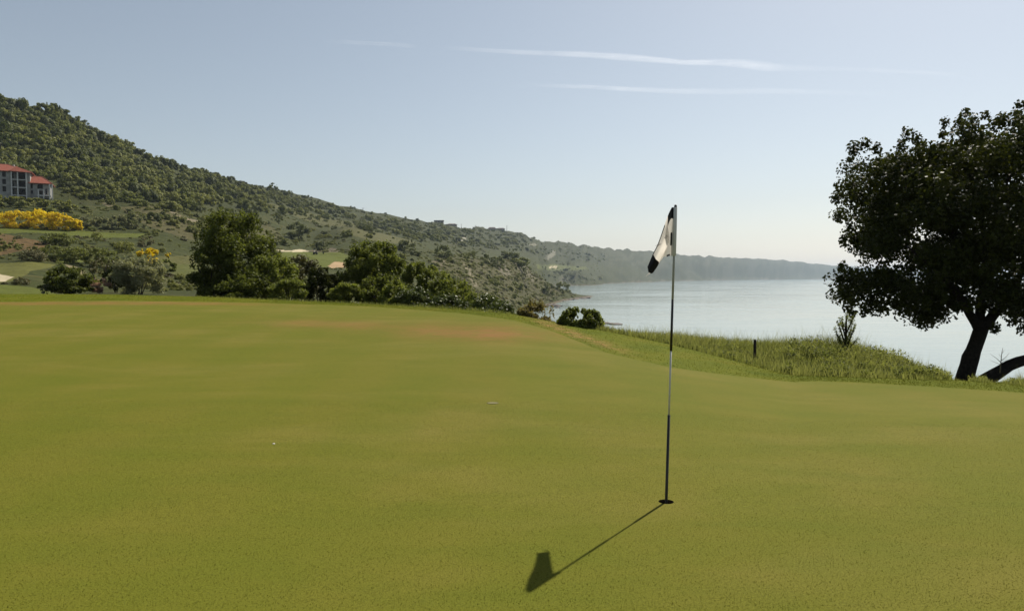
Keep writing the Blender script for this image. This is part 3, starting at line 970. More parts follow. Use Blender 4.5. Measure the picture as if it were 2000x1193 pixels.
    for k in range(150):
        th, e = r_.uniform(0, 2 * math.pi), r_.uniform(-0.7, 1.5)
        g = lambda v: math.copysign(abs(v) ** 0.66, v)
        q = (c0.x + g(math.cos(th) * math.cos(e)) * a * 0.95, g(math.sin(th) * math.cos(e)) * b * 0.95, c0.z + g(math.sin(e)) * c * 0.95)
        k2 = r_.uniform(0.08, 0.15) * K
        if keep((*q, 0, 0, k2)):
            sp.append((*q, k2 * 0.8, k2 * 0.8, k2 * 1.2))
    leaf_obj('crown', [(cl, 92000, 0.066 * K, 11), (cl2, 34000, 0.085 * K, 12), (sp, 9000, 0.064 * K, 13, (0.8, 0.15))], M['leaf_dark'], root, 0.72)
    return root


big_tree()


def leaning_tree():
    Y = 25.0
    base = at(1905, 760, Y)
    base.z = ground(1905, Y)
    root = thing('leaning_tree', 'low dark trunk leaning out of the frame to the right beside the large tree', 'tree', base)
    s = Y / F
    def P(px, py, dy=0.0):
        q = at(px, py, Y)
        return Vector((q.x - base.x, dy, q.z - base.z))
    mb = MB()
    mb.tube([Vector((-0.5, 0, -0.4)), P(1902, 757), P(1922, 744), P(1942, 732), P(1958, 722), P(1972, 714), P(1990, 707), P(2015, 699), P(2050, 680, .1), P(2090, 640, .2), P(2130, 580, .2), P(2160, 500, .2)],
            [14 * s, 12 * s, 13 * s, 13 * s, 12 * s, 11 * s, 10.5 * s, 10 * s, 10 * s, 9 * s, 7 * s, 3 * s], 12, wob=0.16, seed=5)
    mb.build('trunk', M['bark'], root, True)
    c0 = P(2200, 480)
    cl = envelope(c0.x, 0.2, c0.z, 2.6, 2.6, 2.6, 40, 15, 2.5, 0.2, 0.32)
    leaf_obj('crown', [(cl, 8000, 0.16, 16)], M['leaf_dark'], root, 0.72)


leaning_tree()

# --- shrubs and trees behind the green
shrub('broadleaf_tree', 'tall dark broadleaf tree behind the green, tallest of the left thicket', 'tree', 372, 545, 410, 36, 'leaf_mid', 26000, 0.135, 31, 80, 0.85, 2.3, stems=3, sprigs=60, rmin=0.15, rmax=0.29, tone=(0.66, 0.0))
shrub('broadleaf_tree', 'round leafy tree behind the middle of the green, right of the tall dark tree', 'tree', 668, 800, 470, 34, 'leaf_mid', 22000, 0.12, 41, 72, 0.9, 2.3, stems=2, sprigs=56, rmin=0.15, rmax=0.29, tone=(0.9, 0.03))
near_shrubs = [
    (365, 470, 478, 34.5, 'leaf_mid', 5000, 0.15, (0.5, 0.0), 'dark low shrub filling the foot of the tall dark tree'),
    (470, 590, 497, 34, 'leaf_mid', 6500, 0.14, (0.95, 0.02), 'leafy green shrub leaning against the right side of the tall dark tree'),
    (545, 628, 500, 38, 'leaf_olive', 4500, 0.14, (0.8, 0.0), 'yellowish olive shrub between the tall dark tree and the round tree'),
    (520, 610, 545, 31.5, 'leaf_mid', 4200, 0.12, (1.0, 0.08), 'low bright-leaved shrub at the green edge right of the tall dark tree'),
    (592, 662, 522, 32.5, 'leaf_dark', 3600, 0.13, (1.0, 0.05), 'dark narrow shrub in the dip of the thicket left of the round tree'),
    (640, 715, 552, 31, 'leaf_mid', 3600, 0.12, (1.0, 0.05), 'low leafy shrub in front of the round tree, left side'),
    (700, 790, 535, 30.5, 'leaf_mid', 4500, 0.12, (0.9, 0.02), 'leafy shrub at the foot of the round tree'),
    (780, 862, 510, 32, 'leaf_mid', 5500, 0.13, (1.0, 0.06), 'pointed leafy shrub right of the round tree'),
    (770, 850, 562, 28.5, 'leaf_fresh', 3600, 0.10, (0.8, 0.0), 'fresh green shrub low at the edge of the green below the pointed shrub'),
    (845, 935, 546, 30, 'leaf_mid', 5000, 0.11, (1.0, 0.1), 'spreading leafy shrub on the right slope of the thicket'),
    (840, 905, 575, 26.5, 'leaf_fresh', 2600, 0.09, (0.75, 0.0), 'small bright shrub at the grass edge below the spreading shrub'),
    (900, 965, 572, 27, 'leaf_mid', 2800, 0.09, (1.0, 0.12), 'low green shrub near the right end of the thicket'),
    (430, 530, 530, 32.5, 'leaf_mid', 4200, 0.12, (0.6, 0.0), 'dark leafy shrub in front of the middle of the tall dark tree'),
    (640, 692, 530, 33.5, 'leaf_mid', 3000, 0.12, (1.0, 0.06), 'leafy shrub filling the notch left of the round tree'),
    (735, 812, 552, 29.5, 'leaf_mid', 3600, 0.11, (1.0, 0.1), 'low leafy shrub at the grass edge below the right side of the round tree'),
    (812, 900, 530, 31.5, 'leaf_mid', 4600, 0.11, (1.0, 0.12), 'leafy shrub between the pointed shrub and the spreading shrub'),
    (905, 990, 576, 26.2, 'leaf_fresh', 3000, 0.085, (0.7, 0.0), 'bright leafy shrub just before the right end of the thicket'),
    (950, 1008, 584, 25, 'leaf_fresh', 2200, 0.08, (0.7, 0.0), 'last small green shrub at the right end of the thicket'),
]
for i, (a0, a1, yt, Y_, mt, n_, lf, tn, lb) in enumerate(near_shrubs):
    shrub('shrub', lb, 'shrub', a0, a1, yt, Y_, mt, int(n_ * 1.6), lf * 0.9, 200 + i * 7, 36, 0.85, 2.4, stems=3, sprigs=30, tone=tn, rmin=.2, rmax=.36, group='shrubs behind the green')
shrub('dry_shrub', 'brown-green twiggy shrub at the grass edge left of the round seaside bush', 'shrub', 1006, 1088, 590, 22.6, 'dry', 6000, 0.10, 301, 40, 0.8, 2.2, rmin=.2, rmax=.36, stems=9, sprigs=34, wide=0.4, stem_mat='twig', sprig_len=1.6)
shrub('seaside_bush', 'round two-humped green bush at the grass edge against the sea', 'bush', 1088, 1146, 600, 20.2, 'leaf_mid', 5200, 0.075, 311, 34, 0.9, 2.3, stems=3, sprigs=18, tone=(1.0, 0.05))
# its second hump belongs to the same bush
hump_root = [o for o in COL.objects if o.name == 'seaside_bush'][0]
q0 = at(1150, 627, 20.4)
cl = envelope(q0.x - hump_root.location.x, -0.1, q0.z - hump_root.location.z, 0.34, 0.4, 0.42, 26, 313, 2.3, 0.22, 0.36)
leaf_obj('crown', [(cl, 3400, 0.075, 314, (1.0, 0.08))], M['leaf_mid'], hump_root, 0.6)

# --- left middle distance
shrub('round_bush', 'dark round bush just beyond the left end of the green', 'bush', 84, 180, 522, 44, 'leaf_mid', 10000, 0.14, 321, 44, 0.9, 2.5, stems=3, sprigs=30, rmin=.2, rmax=.34, tone=(0.66, 0.0))
shrub('willow_shrub', 'pale grey-green feathery shrub beyond the left of the green', 'shrub', 222, 322, 500, 46, 'leaf_grey', 15000, 0.17, 331, 52, 0.9, 2.2, stems=5, sprigs=40, rmin=.2, rmax=.34, wide=0.34, stem_mat='twig', sprig_len=1.5)
shrub('dark_shrub', 'dark low shrub tucked behind the left side of the pale feathery shrub', 'shrub', 205, 245, 520, 52, 'leaf_dark', 2400, 0.17, 341, 16, 0.9, 2.4, tone=(1.1, 0.1))
shrub('olive_shrub', 'olive shrub behind the dark low shrub left of the pale feathery shrub', 'shrub', 200, 245, 507, 60, 'leaf_olive', 2200, 0.18, 343, 16, 0.9, 2.4, tone=(0.8, 0))
shrub('pink_shrub', 'pinkish brown feathery shrub between the dark round bush and the pale shrub', 'shrub', 176, 216, 546, 45, 'pink', 2400, 0.16, 347, 16, 0.9, 2.2, wide=0.25, sprigs=14, stem_mat='twig', sprig_len=1.6)
shrub('pale_tuft', 'small whitish shrub at the left foot of the dark round bush', 'shrub', 80, 104, 555, 43, 'leaf_grey', 700, 0.14, 349, 9, 0.9, 2.2, sprigs=6)
shrub('bare_tamarisk', 'thin sparse small tree with a forked trunk above the pink shrub', 'tree', 172, 212, 503, 56, 'leaf_olive', 700, 0.20, 351, 18, 0.9, 2.2, stems=0, sprigs=12, wide=0.3, lift=0.45)
tam = [o for o in COL.objects if o.name == 'bare_tamarisk'][0]
mb = MB()
mb.tube([(0, 0, -0.3), (-0.05, 0, 0.5), (-0.35, 0, 1.1), (-0.6, 0, 2.0)], [0.10, 0.08, 0.05, 0.02], 7, wob=0.2, seed=1)
mb.tube([(-0.05, 0, 0.5), (0.35, 0.05, 1.0), (0.6, 0.1, 1.9)], [0.07, 0.05, 0.02], 7, wob=0.2, seed=2)
mb.build('trunk', M['bark'], tam, True)
shrub('dark_shrub', 'dark green shrub right of the yellow broom above the pale feathery shrub', 'shrub', 302, 346, 507, 110, 'leaf_mid', 2600, 0.30, 361, 18, 0.9, 2.5, ybase=531, tone=(0.7, 0))
shrub('broom_bush', 'bright yellow flowering broom beside the dark green shrub', 'bush', 272, 312, 485, 118, 'broom', 3000, 0.30, 371, 22, 0.9, 2.3, ybase=513, sprigs=10, rmin=.22, rmax=.4, coh=0.9)
shrub('broom_bush', 'small yellow broom peeping out just above the pale feathery shrub', 'bush', 278, 306, 508, 104, 'broom', 1400, 0.28, 373, 10, 0.9, 2.3, ybase=525, sprigs=6)
shrub('broom_bush', 'faded yellow broom on the slope above the bright yellow one', 'bush', 270, 304, 464, 165, 'leaf_olive', 1200, 0.4, 375, 10, 0.9, 2.3, ybase=480, tone=(0.6, 0.5))
shrub('broom_bush', 'tiny yellow broom on the grassy slope right of the bright yellow one', 'bush', 325, 336, 494, 130, 'broom', 400, 0.3, 376, 6, 0.9, 2.3, ybase=503, sprigs=2)
for i, (x0, x1, yt, yb, Y_, lb) in enumerate([
        (-60, 24, 414, 440, 212, 'yellow flowering broom at the left edge of the big broom bank'),
        (10, 66, 412, 446, 214, 'yellow flowering broom left of the middle of the big broom bank'),
        (50, 112, 409, 447, 216, 'yellow flowering broom in the middle of the big broom bank, highest'),
        (95, 146, 416, 449, 217, 'yellow flowering broom right of the middle of the big broom bank'),
        (128, 162, 427, 450, 217, 'yellow flowering broom at the right end of the big broom bank')]):
    shrub('broom_bush', lb, 'bush', x0, x1, yt, Y_, 'broom', 5200, 0.42, 380 + i, 34, 0.8, 2.5, ybase=yb + 3, sprigs=14, group='broom bank below the red-roofed building', rmin=0.2, rmax=0.36, coh=0.9)
for i, (x0, x1, yt, yb, Y_, lb) in enumerate([
        (150, 196, 418, 450, 224, 'grey-green shrub next to the right end of the broom bank'),
        (190, 226, 424, 452, 226, 'smallest grey-green shrub in the row right of the broom bank'),
        (215, 262, 420, 454, 229, 'grey-green shrub in the middle of the row right of the broom bank'),
        (248, 292, 414, 456, 233, 'tall grey-green shrub at the right of the row along the fairway')]):
    shrub('grey_shrub', lb, 'shrub', x0, x1, yt, Y_, 'leaf_grey', 2600, 0.5, 390 + i, 20, 0.9, 2.4, ybase=yb, sprigs=12, tone=(0.8, -0.1), group='grey-green shrubs right of the broom bank')

for i, (x0, x1, yt, yb, Y_, mt, lb) in enumerate([
        (78, 132, 478, 506, 128, 'leaf_hill', 'low dark green shrub left of the middle on the slope below the fairway strip'),
        (118, 178, 482, 507, 126, 'leaf_hill', 'low green shrub in the middle of the slope below the fairway strip'),
        (165, 226, 484, 508, 124, 'leaf_hill', 'low green shrub on the slope straight above the thin forked tree'),
        (84, 150, 456, 474, 160, 'leaf_hill', 'dark low shrub just under the fairway strip'),
        (180, 202, 453, 466, 178, 'leaf_hill2', 'small pale shrub at the lower edge of the fairway strip'),
        (40, 92, 486, 507, 120, 'leaf_olive', 'brownish low shrub above the far left practice green'),
        (26, 56, 541, 555, 66, 'leaf_olive', 'olive low shrub right of the left bunker'),
        (225, 262, 470, 492, 150, 'leaf_hill2', 'pale low shrub on the slope left of the faded broom')]):
    shrub('slope_shrub', lb, 'shrub', x0, x1, yt, Y_, mt, 3200, (x1 - x0) * Y_ / F * 0.06, 700 + i * 5, 46, 1.0, 2.2, ybase=yb + 6, sprigs=14, stems=0, rmin=.22, rmax=.38, coh=0.8)

# --- the lone bushes on the bluff and slopes
for i, (x0, x1, yt, yb, Y_, mt, lb) in enumerate([
        (778, 815, 468, 494, 380, 'leaf_hill3', 'dark bush with pale foot on the bluff top, left one'),
        (843, 884, 480, 510, 400, 'leaf_hill3', 'big dark round bush on the bluff top right of the round tree'),
        (832, 850, 488, 502, 410, 'leaf_grey', 'small pale shrub left of the big dark round bush on the bluff'),
        (868, 884, 500, 515, 390, 'leaf_hill2', 'small green shrub at the right foot of the big dark bush on the bluff'),
        (898, 920, 493, 508, 440, 'leaf_hill', 'pale green shrub on the bluff top between the dark bushes'),
        (913, 932, 490, 503, 460, 'leaf_hill', 'green shrub on the bluff top left of the paired bushes'),
        (945, 970, 501, 520, 470, 'leaf_hill3', 'dark shrub on the seaward part of the bluff top'),
        (968, 986, 500, 522, 480, 'leaf_hill3', 'narrow dark shrub near the seaward end of the bluff top'),
        (978, 1016, 487, 508, 560, 'leaf_hill3', 'spreading dark shrub at the seaward end of the bluff top'),
        (990, 1038, 503, 516, 555, 'leaf_hill', 'low green scrub at the brink of the bluff'),
        (708, 734, 440, 452, 500, 'leaf_hill3', 'dark flat bush alone on the grassy knoll'),
        (646, 660, 440, 448, 520, 'leaf_hill3', 'small dark bush left of the flat bush on the knoll'),
        (558, 604, 434, 462, 400, 'leaf_hill3', 'large dark shrub on the slope above the far bunker'),
        (536, 556, 414, 432, 440, 'leaf_hill3', 'dark shrub higher on the slope above the far bunker'),
        (478, 506, 406, 422, 430, 'leaf_hill3', 'dark shrub on the slope right above the tall dark tree'),
        (1055, 1085, 555, 577, 560, 'leaf_hill3', 'dark shrub on the headland slope above the shore rocks'),
        (1020, 1032, 520, 536, 540, 'leaf_hill3', 'small dark shrub on the eroded bluff face, left one'),
        (1000, 1014, 538, 554, 480, 'leaf_hill3', 'small dark shrub lower on the eroded bluff face'),
        (1085, 1112, 550, 568, 640, 'leaf_hill', 'green shrub low on the headland near its tip')]):
    shrub('slope_bush', lb, 'bush', x0, x1, yt, Y_, mt, 1700, (x1 - x0) * Y_ / F * 0.075, 420 + i * 3, 20, 0.9, 2.4, ybase=yb + 3, sprigs=6, stems=1, rmin=.26, rmax=.42, coh=0.9)

# --- wooded hillside: one mesh per kind, copied
protos = []
for i, (mt, lift, fl) in enumerate([('leaf_hill', 0.0, 1.0), ('leaf_hill2', 0.0, 0.9), ('leaf_hill3', 0.0, 1.0), ('leaf_hill', 0.0, 1.25), ('leaf_hill2', 0.0, 1.1), ('leaf_hill', 0.0, 0.75), ('leaf_hill3', 0.0, 0.8), ('leaf_olive', 0.0, 0.8), ('dry', 0.0, 0.8)]):
    cl = envelope(0, 0, 0.60 * fl, 0.72, 0.72, 0.58 * fl, 20, 600 + i, 2.2, 0.34, 0.52)
    V_, F_, S_ = clump_leaves(cl, 1300, 0.19, 610 + i, 0.75, 0.2, 0.35, coh=1.1)
    me = mesh_np('hillside_tree', V_, F_, False, {'shade': S_})
    me.materials.append(M[mt])
    protos.append(me)

ridge_row = lambda px: np.interp(px, [-500, 0, 50, 100, 150, 200, 250, 300, 350, 400, 500, 600, 700, 800, 900, 1000, 1100, 1200], [110, 192, 203, 209, 236, 261, 279, 305, 321, 333, 361, 383, 407, 426, 442, 451, 473, 487])
hr = np.random.default_rng(99)
spots = []
NTRY = 42000
tpx = hr.uniform(-380, 1180, NTRY)
trow = ridge_row(tpx) + hr.uniform(0.5, 260, NTRY)
tpat = fbm(tpx * 0.015, trow * 0.05, 3, 5)
for px, row, patch in zip(tpx, trow, tpat):
    rr0 = float(ridge_row(px))
    below = row - rr0
    if px < 420:
        dense_to = np.interp(px, [0, 120, 250, 330, 420], [150, 150, 120, 100, 60])
    else:
        dense_to = np.interp(px, [420, 600, 800, 1000, 1180], [60, 42, 38, 40, 30])
    p = 1.0 if below < dense_to else 0.10
    if below < 5:
        p = 0.9
    if px > 420 and below >= dense_to:
        p = 0.12
    p *= np.clip(0.62 + 1.3 * patch, 0.04, 1)
    if px < 330 and below < dense_to * 0.8:
        p = max(p, 0.8)
    if hr.random() > p:
        continue
    P_ = visible(px, row)
    if P_ is None or P_.y < 235 and px < 400 or P_.y < 190 or P_.z < SEA_Z + 1.5:
        continue
    i = int(np.clip(np.searchsorted(PX, px), 0, nI - 1))
    k = int(np.clip(np.searchsorted(GY[i], P_.y), 0, nJ - 1))
    if cov[i, k, 3] > 0.5 and (cov[i, k, 1] > cov[i, k, 0] or cov[i, k, 0] > 0.5):
        continue
    if -60 < px < 118 and 315 < row < 400 and P_.y < 345:      # the building's plot
        continue
    rpx = np.interp(P_.y, [250, 400, 700, 1200, 2500], [11.0, 9.6, 6.0, 3.8, 2.4]) * min(1.9, math.exp(hr.normal() * 0.42))
    if below < 10:
        rpx *= 0.62
    if below > dense_to:
        rpx *= hr.uniform(0.35, 0.8)
    spots.append((rpx, px, row, P_, patch))
# thin out: nothing closer than most of a radius
grid, kept = {}, []
for s_ in sorted(spots, key=lambda q: -q[0]):
    c_ = (int(s_[1] // 15), int(s_[2] // 15))
    ok = True
    for dx in (-1, 0, 1):
        for dy in (-1, 0, 1):
            for o_ in grid.get((c_[0] + dx, c_[1] + dy), []):
                if (o_[1] - s_[1]) ** 2 + ((o_[2] - s_[2]) * 1.3) ** 2 < (0.35 * (o_[0] + s_[0])) ** 2:
                    ok = False
    if ok:
        grid.setdefault(c_, []).append(s_)
        kept.append(s_)
named = [s_ for s_ in kept if s_[1] > 2][:290]
ids = set(id(s_) for s_ in named)
rest = [s_ for s_ in kept if id(s_) not in ids]


def pick(px, row, patch):
    below = row - float(ridge_row(max(px, 0)))
    u = hr.random()
    if below < 8:
        return int(hr.choice([2, 0, 6, 3]))
    return int(hr.choice([0, 1, 2, 3, 4, 5, 6], p=[.24, .18, .16, .12, .10, .10, .10]))


def hill_label(px, row, m_, big):
    tone_ = {0: 'mid-green', 1: 'pale green', 2: 'dark', 3: 'tall mid-green', 4: 'tall pale green', 5: 'low mid-green', 6: 'low dark', 7: 'olive', 8: 'brown'}[protos.index(m_)]
    tone_ = ('' if big else 'smaller ') + tone_
    below = row - float(ridge_row(max(px, 0)))
    zone = 'on the skyline' if below < 10 else 'high on the hillside' if below < 60 else 'on the middle hillside' if below < 120 else 'low on the hillside'
    where = ('above the main red roof\'s left' if px < 28 else 'above the main red roof\'s right' if px < 65 else 'above the red wing roof' if px < 110
             else 'just right of the red-roofed building' if px < 150 else 'above the broom bank\'s right end' if px < 190 else 'above the grey-green shrub row' if px < 255
             else 'above the bright yellow broom' if px < 330 else 'behind the tall dark tree' if px < 540 else 'behind the near trees\' gap' if px < 680 else 'behind the round tree' if px < 820 else 'above the bluff')
    return tone_ + ' tree ' + zone + ' ' + where


for s_ in named:
    rpx, px, row, P_, patch = s_
    Rm = rpx * P_.y / F
    o = obj('hillside_tree', protos[pick(px, row, patch)], None, None, (P_.x, P_.y, P_.z - 0.25 * Rm))
    o.scale = (Rm, Rm, Rm * hr.uniform(0.85, 1.25))
    o.rotation_euler = (0, 0, hr.uniform(0, 6.28))
    tag(o, hill_label(px, row, o.data, rpx > 11.5), 'tree', 'trees on the wooded hillside')

# the smaller scrub beyond counting, instanced on points
pc = bpy.data.collections.new('scrub_kinds')
for i, m_ in enumerate(protos):
    o = bpy.data.objects.new('scrub_kind', m_)
    pc.objects.link(o)


def gn_scatter(name, pts, scl, rot, kinds, coll, label):
    me = bpy.data.meshes.new(name)
    me.vertices.add(len(pts))
    me.vertices.foreach_set('co', np.ascontiguousarray(pts, np.float32).ravel())
    a = me.attributes.new('scl', 'FLOAT_VECTOR', 'POINT')
    a.data.foreach_set('vector', np.ascontiguousarray(scl, np.float32).ravel())
    a = me.attributes.new('rot', 'FLOAT_VECTOR', 'POINT')
    a.data.foreach_set('vector', np.ascontiguousarray(rot, np.float32).ravel())
    a = me.attributes.new('knd', 'INT', 'POINT')
    a.data.foreach_set('value', np.ascontiguousarray(kinds, np.int32))
    o = obj(name, me)
    ng = bpy.data.node_groups.new(name, 'GeometryNodeTree')
    ng.interface.new_socket('Geometry', in_out='INPUT', socket_type='NodeSocketGeometry')
    ng.interface.new_socket('Geometry', in_out='OUTPUT', socket_type='NodeSocketGeometry')
    gi, go = ng.nodes.new('NodeGroupInput'), ng.nodes.new('NodeGroupOutput')
    ip = ng.nodes.new('GeometryNodeInstanceOnPoints')
    ci = ng.nodes.new('GeometryNodeCollectionInfo')
    ci.inputs['Collection'].default_value = coll
    ci.inputs['Separate Children'].default_value = True
    ci.inputs['Reset Children'].default_value = True
    def na(n_, t_):
        x = ng.nodes.new('GeometryNodeInputNamedAttribute')
        x.data_type = t_
        x.inputs['Name'].default_value = n_
        return x.outputs['Attribute']
    L = ng.links
    L.new(gi.outputs[0], ip.inputs['Points'])
    L.new(ci.outputs[0], ip.inputs['Instance'])
    ip.inputs['Pick Instance'].default_value = True
    L.new(na('knd', 'INT'), ip.inputs['Instance Index'])
    L.new(na('rot', 'FLOAT_VECTOR'), ip.inputs['Rotation'])
    L.new(na('scl', 'FLOAT_VECTOR'), ip.inputs['Scale'])
    L.new(ip.outputs[0], go.inputs[0])
    md = o.modifiers.new('scatter', 'NODES')
    md.node_group = ng
    tag(o, label, 'scrub', kind='stuff')
    return o


pts, scl, rot, knd = [], [], [], []
for rpx, px, row, P_, patch in rest:
    Rm = rpx * P_.y / F
    pts.append((P_.x, P_.y, P_.z - 0.3 * Rm))
    scl.append((Rm, Rm, Rm * hr.uniform(0.8, 1.2)))
    rot.append((0, 0, hr.uniform(0, 6.28)))
    knd.append(pick(px, row, patch))
# low scrub tufts over all the open slopes
cnt = 0
tpx = hr.uniform(-60, 1175, 17000)
trow = ridge_row(np.maximum(tpx, 0)) + 4
trow = trow + hr.random(17000) * (600 - trow)
tpat = fbm(tpx * 0.03, trow * 0.1, 3, 15)
for px, row, f_ in zip(tpx, trow, tpat):
    P_ = visible(px, row)
    if P_ is None or P_.y < 60 or P_.z < SEA_Z + 1.2:
        continue
    i = int(np.clip(np.searchsorted(PX, px), 0, nI - 1))
    kk = int(np.clip(np.searchsorted(GY[i], P_.y), 0, nJ - 1))
    if rgh[i, kk] < 0.75 or (P_.y < 260 and hr.random() < 0.35):
        continue
    if -60 < px < 118 and 330 < row < 392 and P_.y < 345:
        continue
    if hr.random() > np.clip(0.35 + 1.1 * f_, 0.05, 0.9):
        continue
    rpx = np.interp(P_.y, [60, 300, 1000, 2500], [4.2, 2.6, 1.7, 1.3]) * math.exp(hr.normal() * 0.5)
    Rm = rpx * P_.y / F
    pts.append((P_.x, P_.y, P_.z - 0.35 * Rm))
    scl.append((Rm * 1.2, Rm * 1.2, Rm * (1.15 if P_.y < 260 else 0.8)))
    rot.append((0, 0, hr.uniform(0, 6.28)))
    knd.append(int(hr.choice([0, 1, 4, 7], p=[.12, .38, .30, .20])))
bpx = hr.uniform(855, 1120, 2300)
brow = hr.uniform(498, 604, 2300)
for px, row in zip(bpx, brow):          # rough brown-green scrub on the face of the bluff
    P_ = visible(px, row)
    if P_ is None or not 200 < P_.y < 800 or P_.z < SEA_Z + 1.2:
        continue
    Rm = 2.6 * math.exp(hr.normal() * 0.45) * P_.y / F
    pts.append((P_.x, P_.y, P_.z - 0.35 * Rm))
    scl.append((Rm * 1.2, Rm * 1.2, Rm * 0.75))
    rot.append((0, 0, hr.uniform(0, 6.28)))
    knd.append(int(hr.choice([0, 1, 5, 7, 8], p=[.26, .30, .14, .20, .10])))
for k in range(120):                    # dark bushes on the cliff of the second headland
    px, row = hr.uniform(1058, 1172), hr.uniform(522, 553)
    P_ = visible(px, row)
    if P_ is None or not 1200 < P_.y < 2600 or P_.z < SEA_Z + 2:
        continue
    Rm = 2.6 * math.exp(hr.normal() * 0.4) * P_.y / F
    pts.append((P_.x, P_.y, P_.z - 0.3 * Rm))
    scl.append((Rm, Rm, Rm * 0.9))
    rot.append((0, 0, hr.uniform(0, 6.28)))
    knd.append(int(hr.choice([0, 2, 6])))
gn_scatter('hillside_scrub', pts, scl, rot, knd, pc, 'low green scrub covering the hillside and the bluff')

# ------------------------------------------------------------------ wild grass bank at the right
def blades(bx, by, bz, h, w, lean, shade, r_, segs=2):
    n = len(bx)
    th = r_.uniform(0, 2 * np.pi, n)
    fa = r_.uniform(0, np.pi, n)
    lx, ly = np.cos(th) * lean * h, np.sin(th) * lean * h
    sx, sy = np.cos(fa) * w * 0.5, np.sin(fa) * w * 0.5
    B = np.stack([bx, by, bz], -1)
    side = np.stack([sx, sy, 0 * sx], -1)
    mid = B + np.stack([lx * 0.3, ly * 0.3, h * 0.55], -1)
    tip = B + np.stack([lx, ly, h], -1)
    V_ = np.stack([B - side, B + side, mid + side * 0.75, mid - side * 0.75, tip], 1).reshape(-1, 3)
    o5 = np.arange(n)[:, None] * 5
    F3 = np.concatenate([o5 + np.array([[0, 1, 2]]), o5 + np.array([[0, 2, 3]]), o5 + np.array([[3, 2, 4]])], 0)
    return V_, F3, np.repeat(shade, 5)


gr = np.random.default_rng(55)
n_ = 62000
px = gr.uniform(1135, 2500, n_)
f_ = gr.random(n_) ** 0.8
edge_y = CR_Y(px) - 0.10
depth = np.interp(px, [1135, 1200, 1300, 1500, 1700, 2000, 2500], [1.2, 2.6, 4.8, 7.0, 6.6, 3.2, 3.0])
by = edge_y + f_ * depth
bz = np.array([ground(a_, b_) for a_, b_ in zip(px, by)])
nz = near_z((px - CX) / F * by, by)
bz = np.maximum(bz, nz) - 0.03
bx = (px - CX) / F * by
pt = fbm(bx * 0.7, by * 0.7, 3, 8)
h = np.interp(f_, [0, 0.12, 0.4, 1], [0.16, 0.26, 0.34, 0.44]) * gr.uniform(0.5, 1.25, n_) * (1 + 0.35 * pt) * (1 + 0.55 * fbm(bx * 0.35 + 7, by * 0.5, 2, 18))
h *= np.interp(px, [1135, 1250, 1450, 1600, 1750, 1800, 1840, 1858, 1868, 1890, 1905, 1930, 1945, 1960, 2000], [0.62, 0.75, 0.85, 1.0, 1.0, 0.95, 1.05, 0.9, 0.10, 0.08, 0.6, 0.55, 0.12, 0.4, 0.85])
seedhead = gr.random(n_) < 0.10
h = np.where(seedhead, h * 1.45 + 0.05, h)
w = np.where(seedhead, 0.008, gr.uniform(0.010, 0.022, n_))
shd = np.clip(0.30 + 0.35 * gr.random(n_) + 0.30 * pt, 0, 1)
shd = np.where(seedhead, gr.uniform(0.7, 1.0, n_), shd)
V_, F3, S_ = blades(bx, by, bz, h, w, gr.uniform(0.1, 0.55, n_), shd, gr)
me = mesh_np('wild_grass', V_, F3, False, {'shade': S_})
tag(obj('wild_grass', me, M['grass']), 'tall wild grass along the cliff top at the right of the green', 'grass', kind='stuff')

# broad-leaved weeds among the grass
wc = []
wr = random.Random(12)
for k in range(900):
    p_ = wr.uniform(1540, 2450) if wr.random() < 0.68 else wr.uniform(1280, 1560)
    f1 = wr.random()
    y_ = float(CR_Y(p_)) + 0.25 + f1 * float(np.interp(p_, [1280, 1500, 1700, 2450], [3.6, 5.4, 5.2, 4.6]))
    zg = max(ground(p_, y_), float(near_z(np.array([(p_ - CX) / F * y_]), np.array([y_]))[0]))
    if 1860 < p_ < 1902 or 1935 < p_ < 1958:
        continue
    k_ = wr.uniform(0.10, 0.24) * (0.7 if p_ > 1840 else 1)
    hh = wr.uniform(0.10, 0.30) * (1.0 if p_ > 1540 else 0.6) * (0.55 + 0.6 * f1) * (0.5 if p_ > 1840 else 1)
    wc.append(((p_ - CX) / F * y_, y_, zg + hh, k_, k_, hh * 0.9))
V_, F_, S_ = clump_leaves(wc, 52000, 0.062, 17, 0.5, 0.2, 0.7)
tag(obj('leafy_weeds', mesh_np('leafy_weeds', V_, F_, False, {'shade': S_}), M['weed']), 'broad-leaved weeds mixed into the wild grass below the large tree', 'weeds', kind='stuff')

# short turf along the fringe
n_ = 60000
ai = gr.uniform(A[4], A[-5], n_)
r0_, r1_ = np.interp(ai, A, RE), np.interp(ai, A, RC)
rr_ = r0_ + (r1_ + 0.25 - r0_) * gr.random(n_)
bx, by = np.sin(ai) * rr_, np.cos(ai) * rr_ + OY
bz = near_z(bx, by) - 0.004
V_, F3, S_ = blades(bx, by, bz, gr.uniform(0.010, 0.026, n_), gr.uniform(0.005, 0.010, n_), gr.uniform(0.2, 0.8, n_), np.clip(0.5 + 0.35 * fbm(bx, by, 3, 4) + gr.uniform(-.25, .25, n_), 0, 1), gr)
tag(obj('turf_grass', mesh_np('turf_grass', V_, F3, False, {'shade': S_}), M['turf_blade']), 'short mown fringe grass around the putting green', 'grass', kind='stuff')

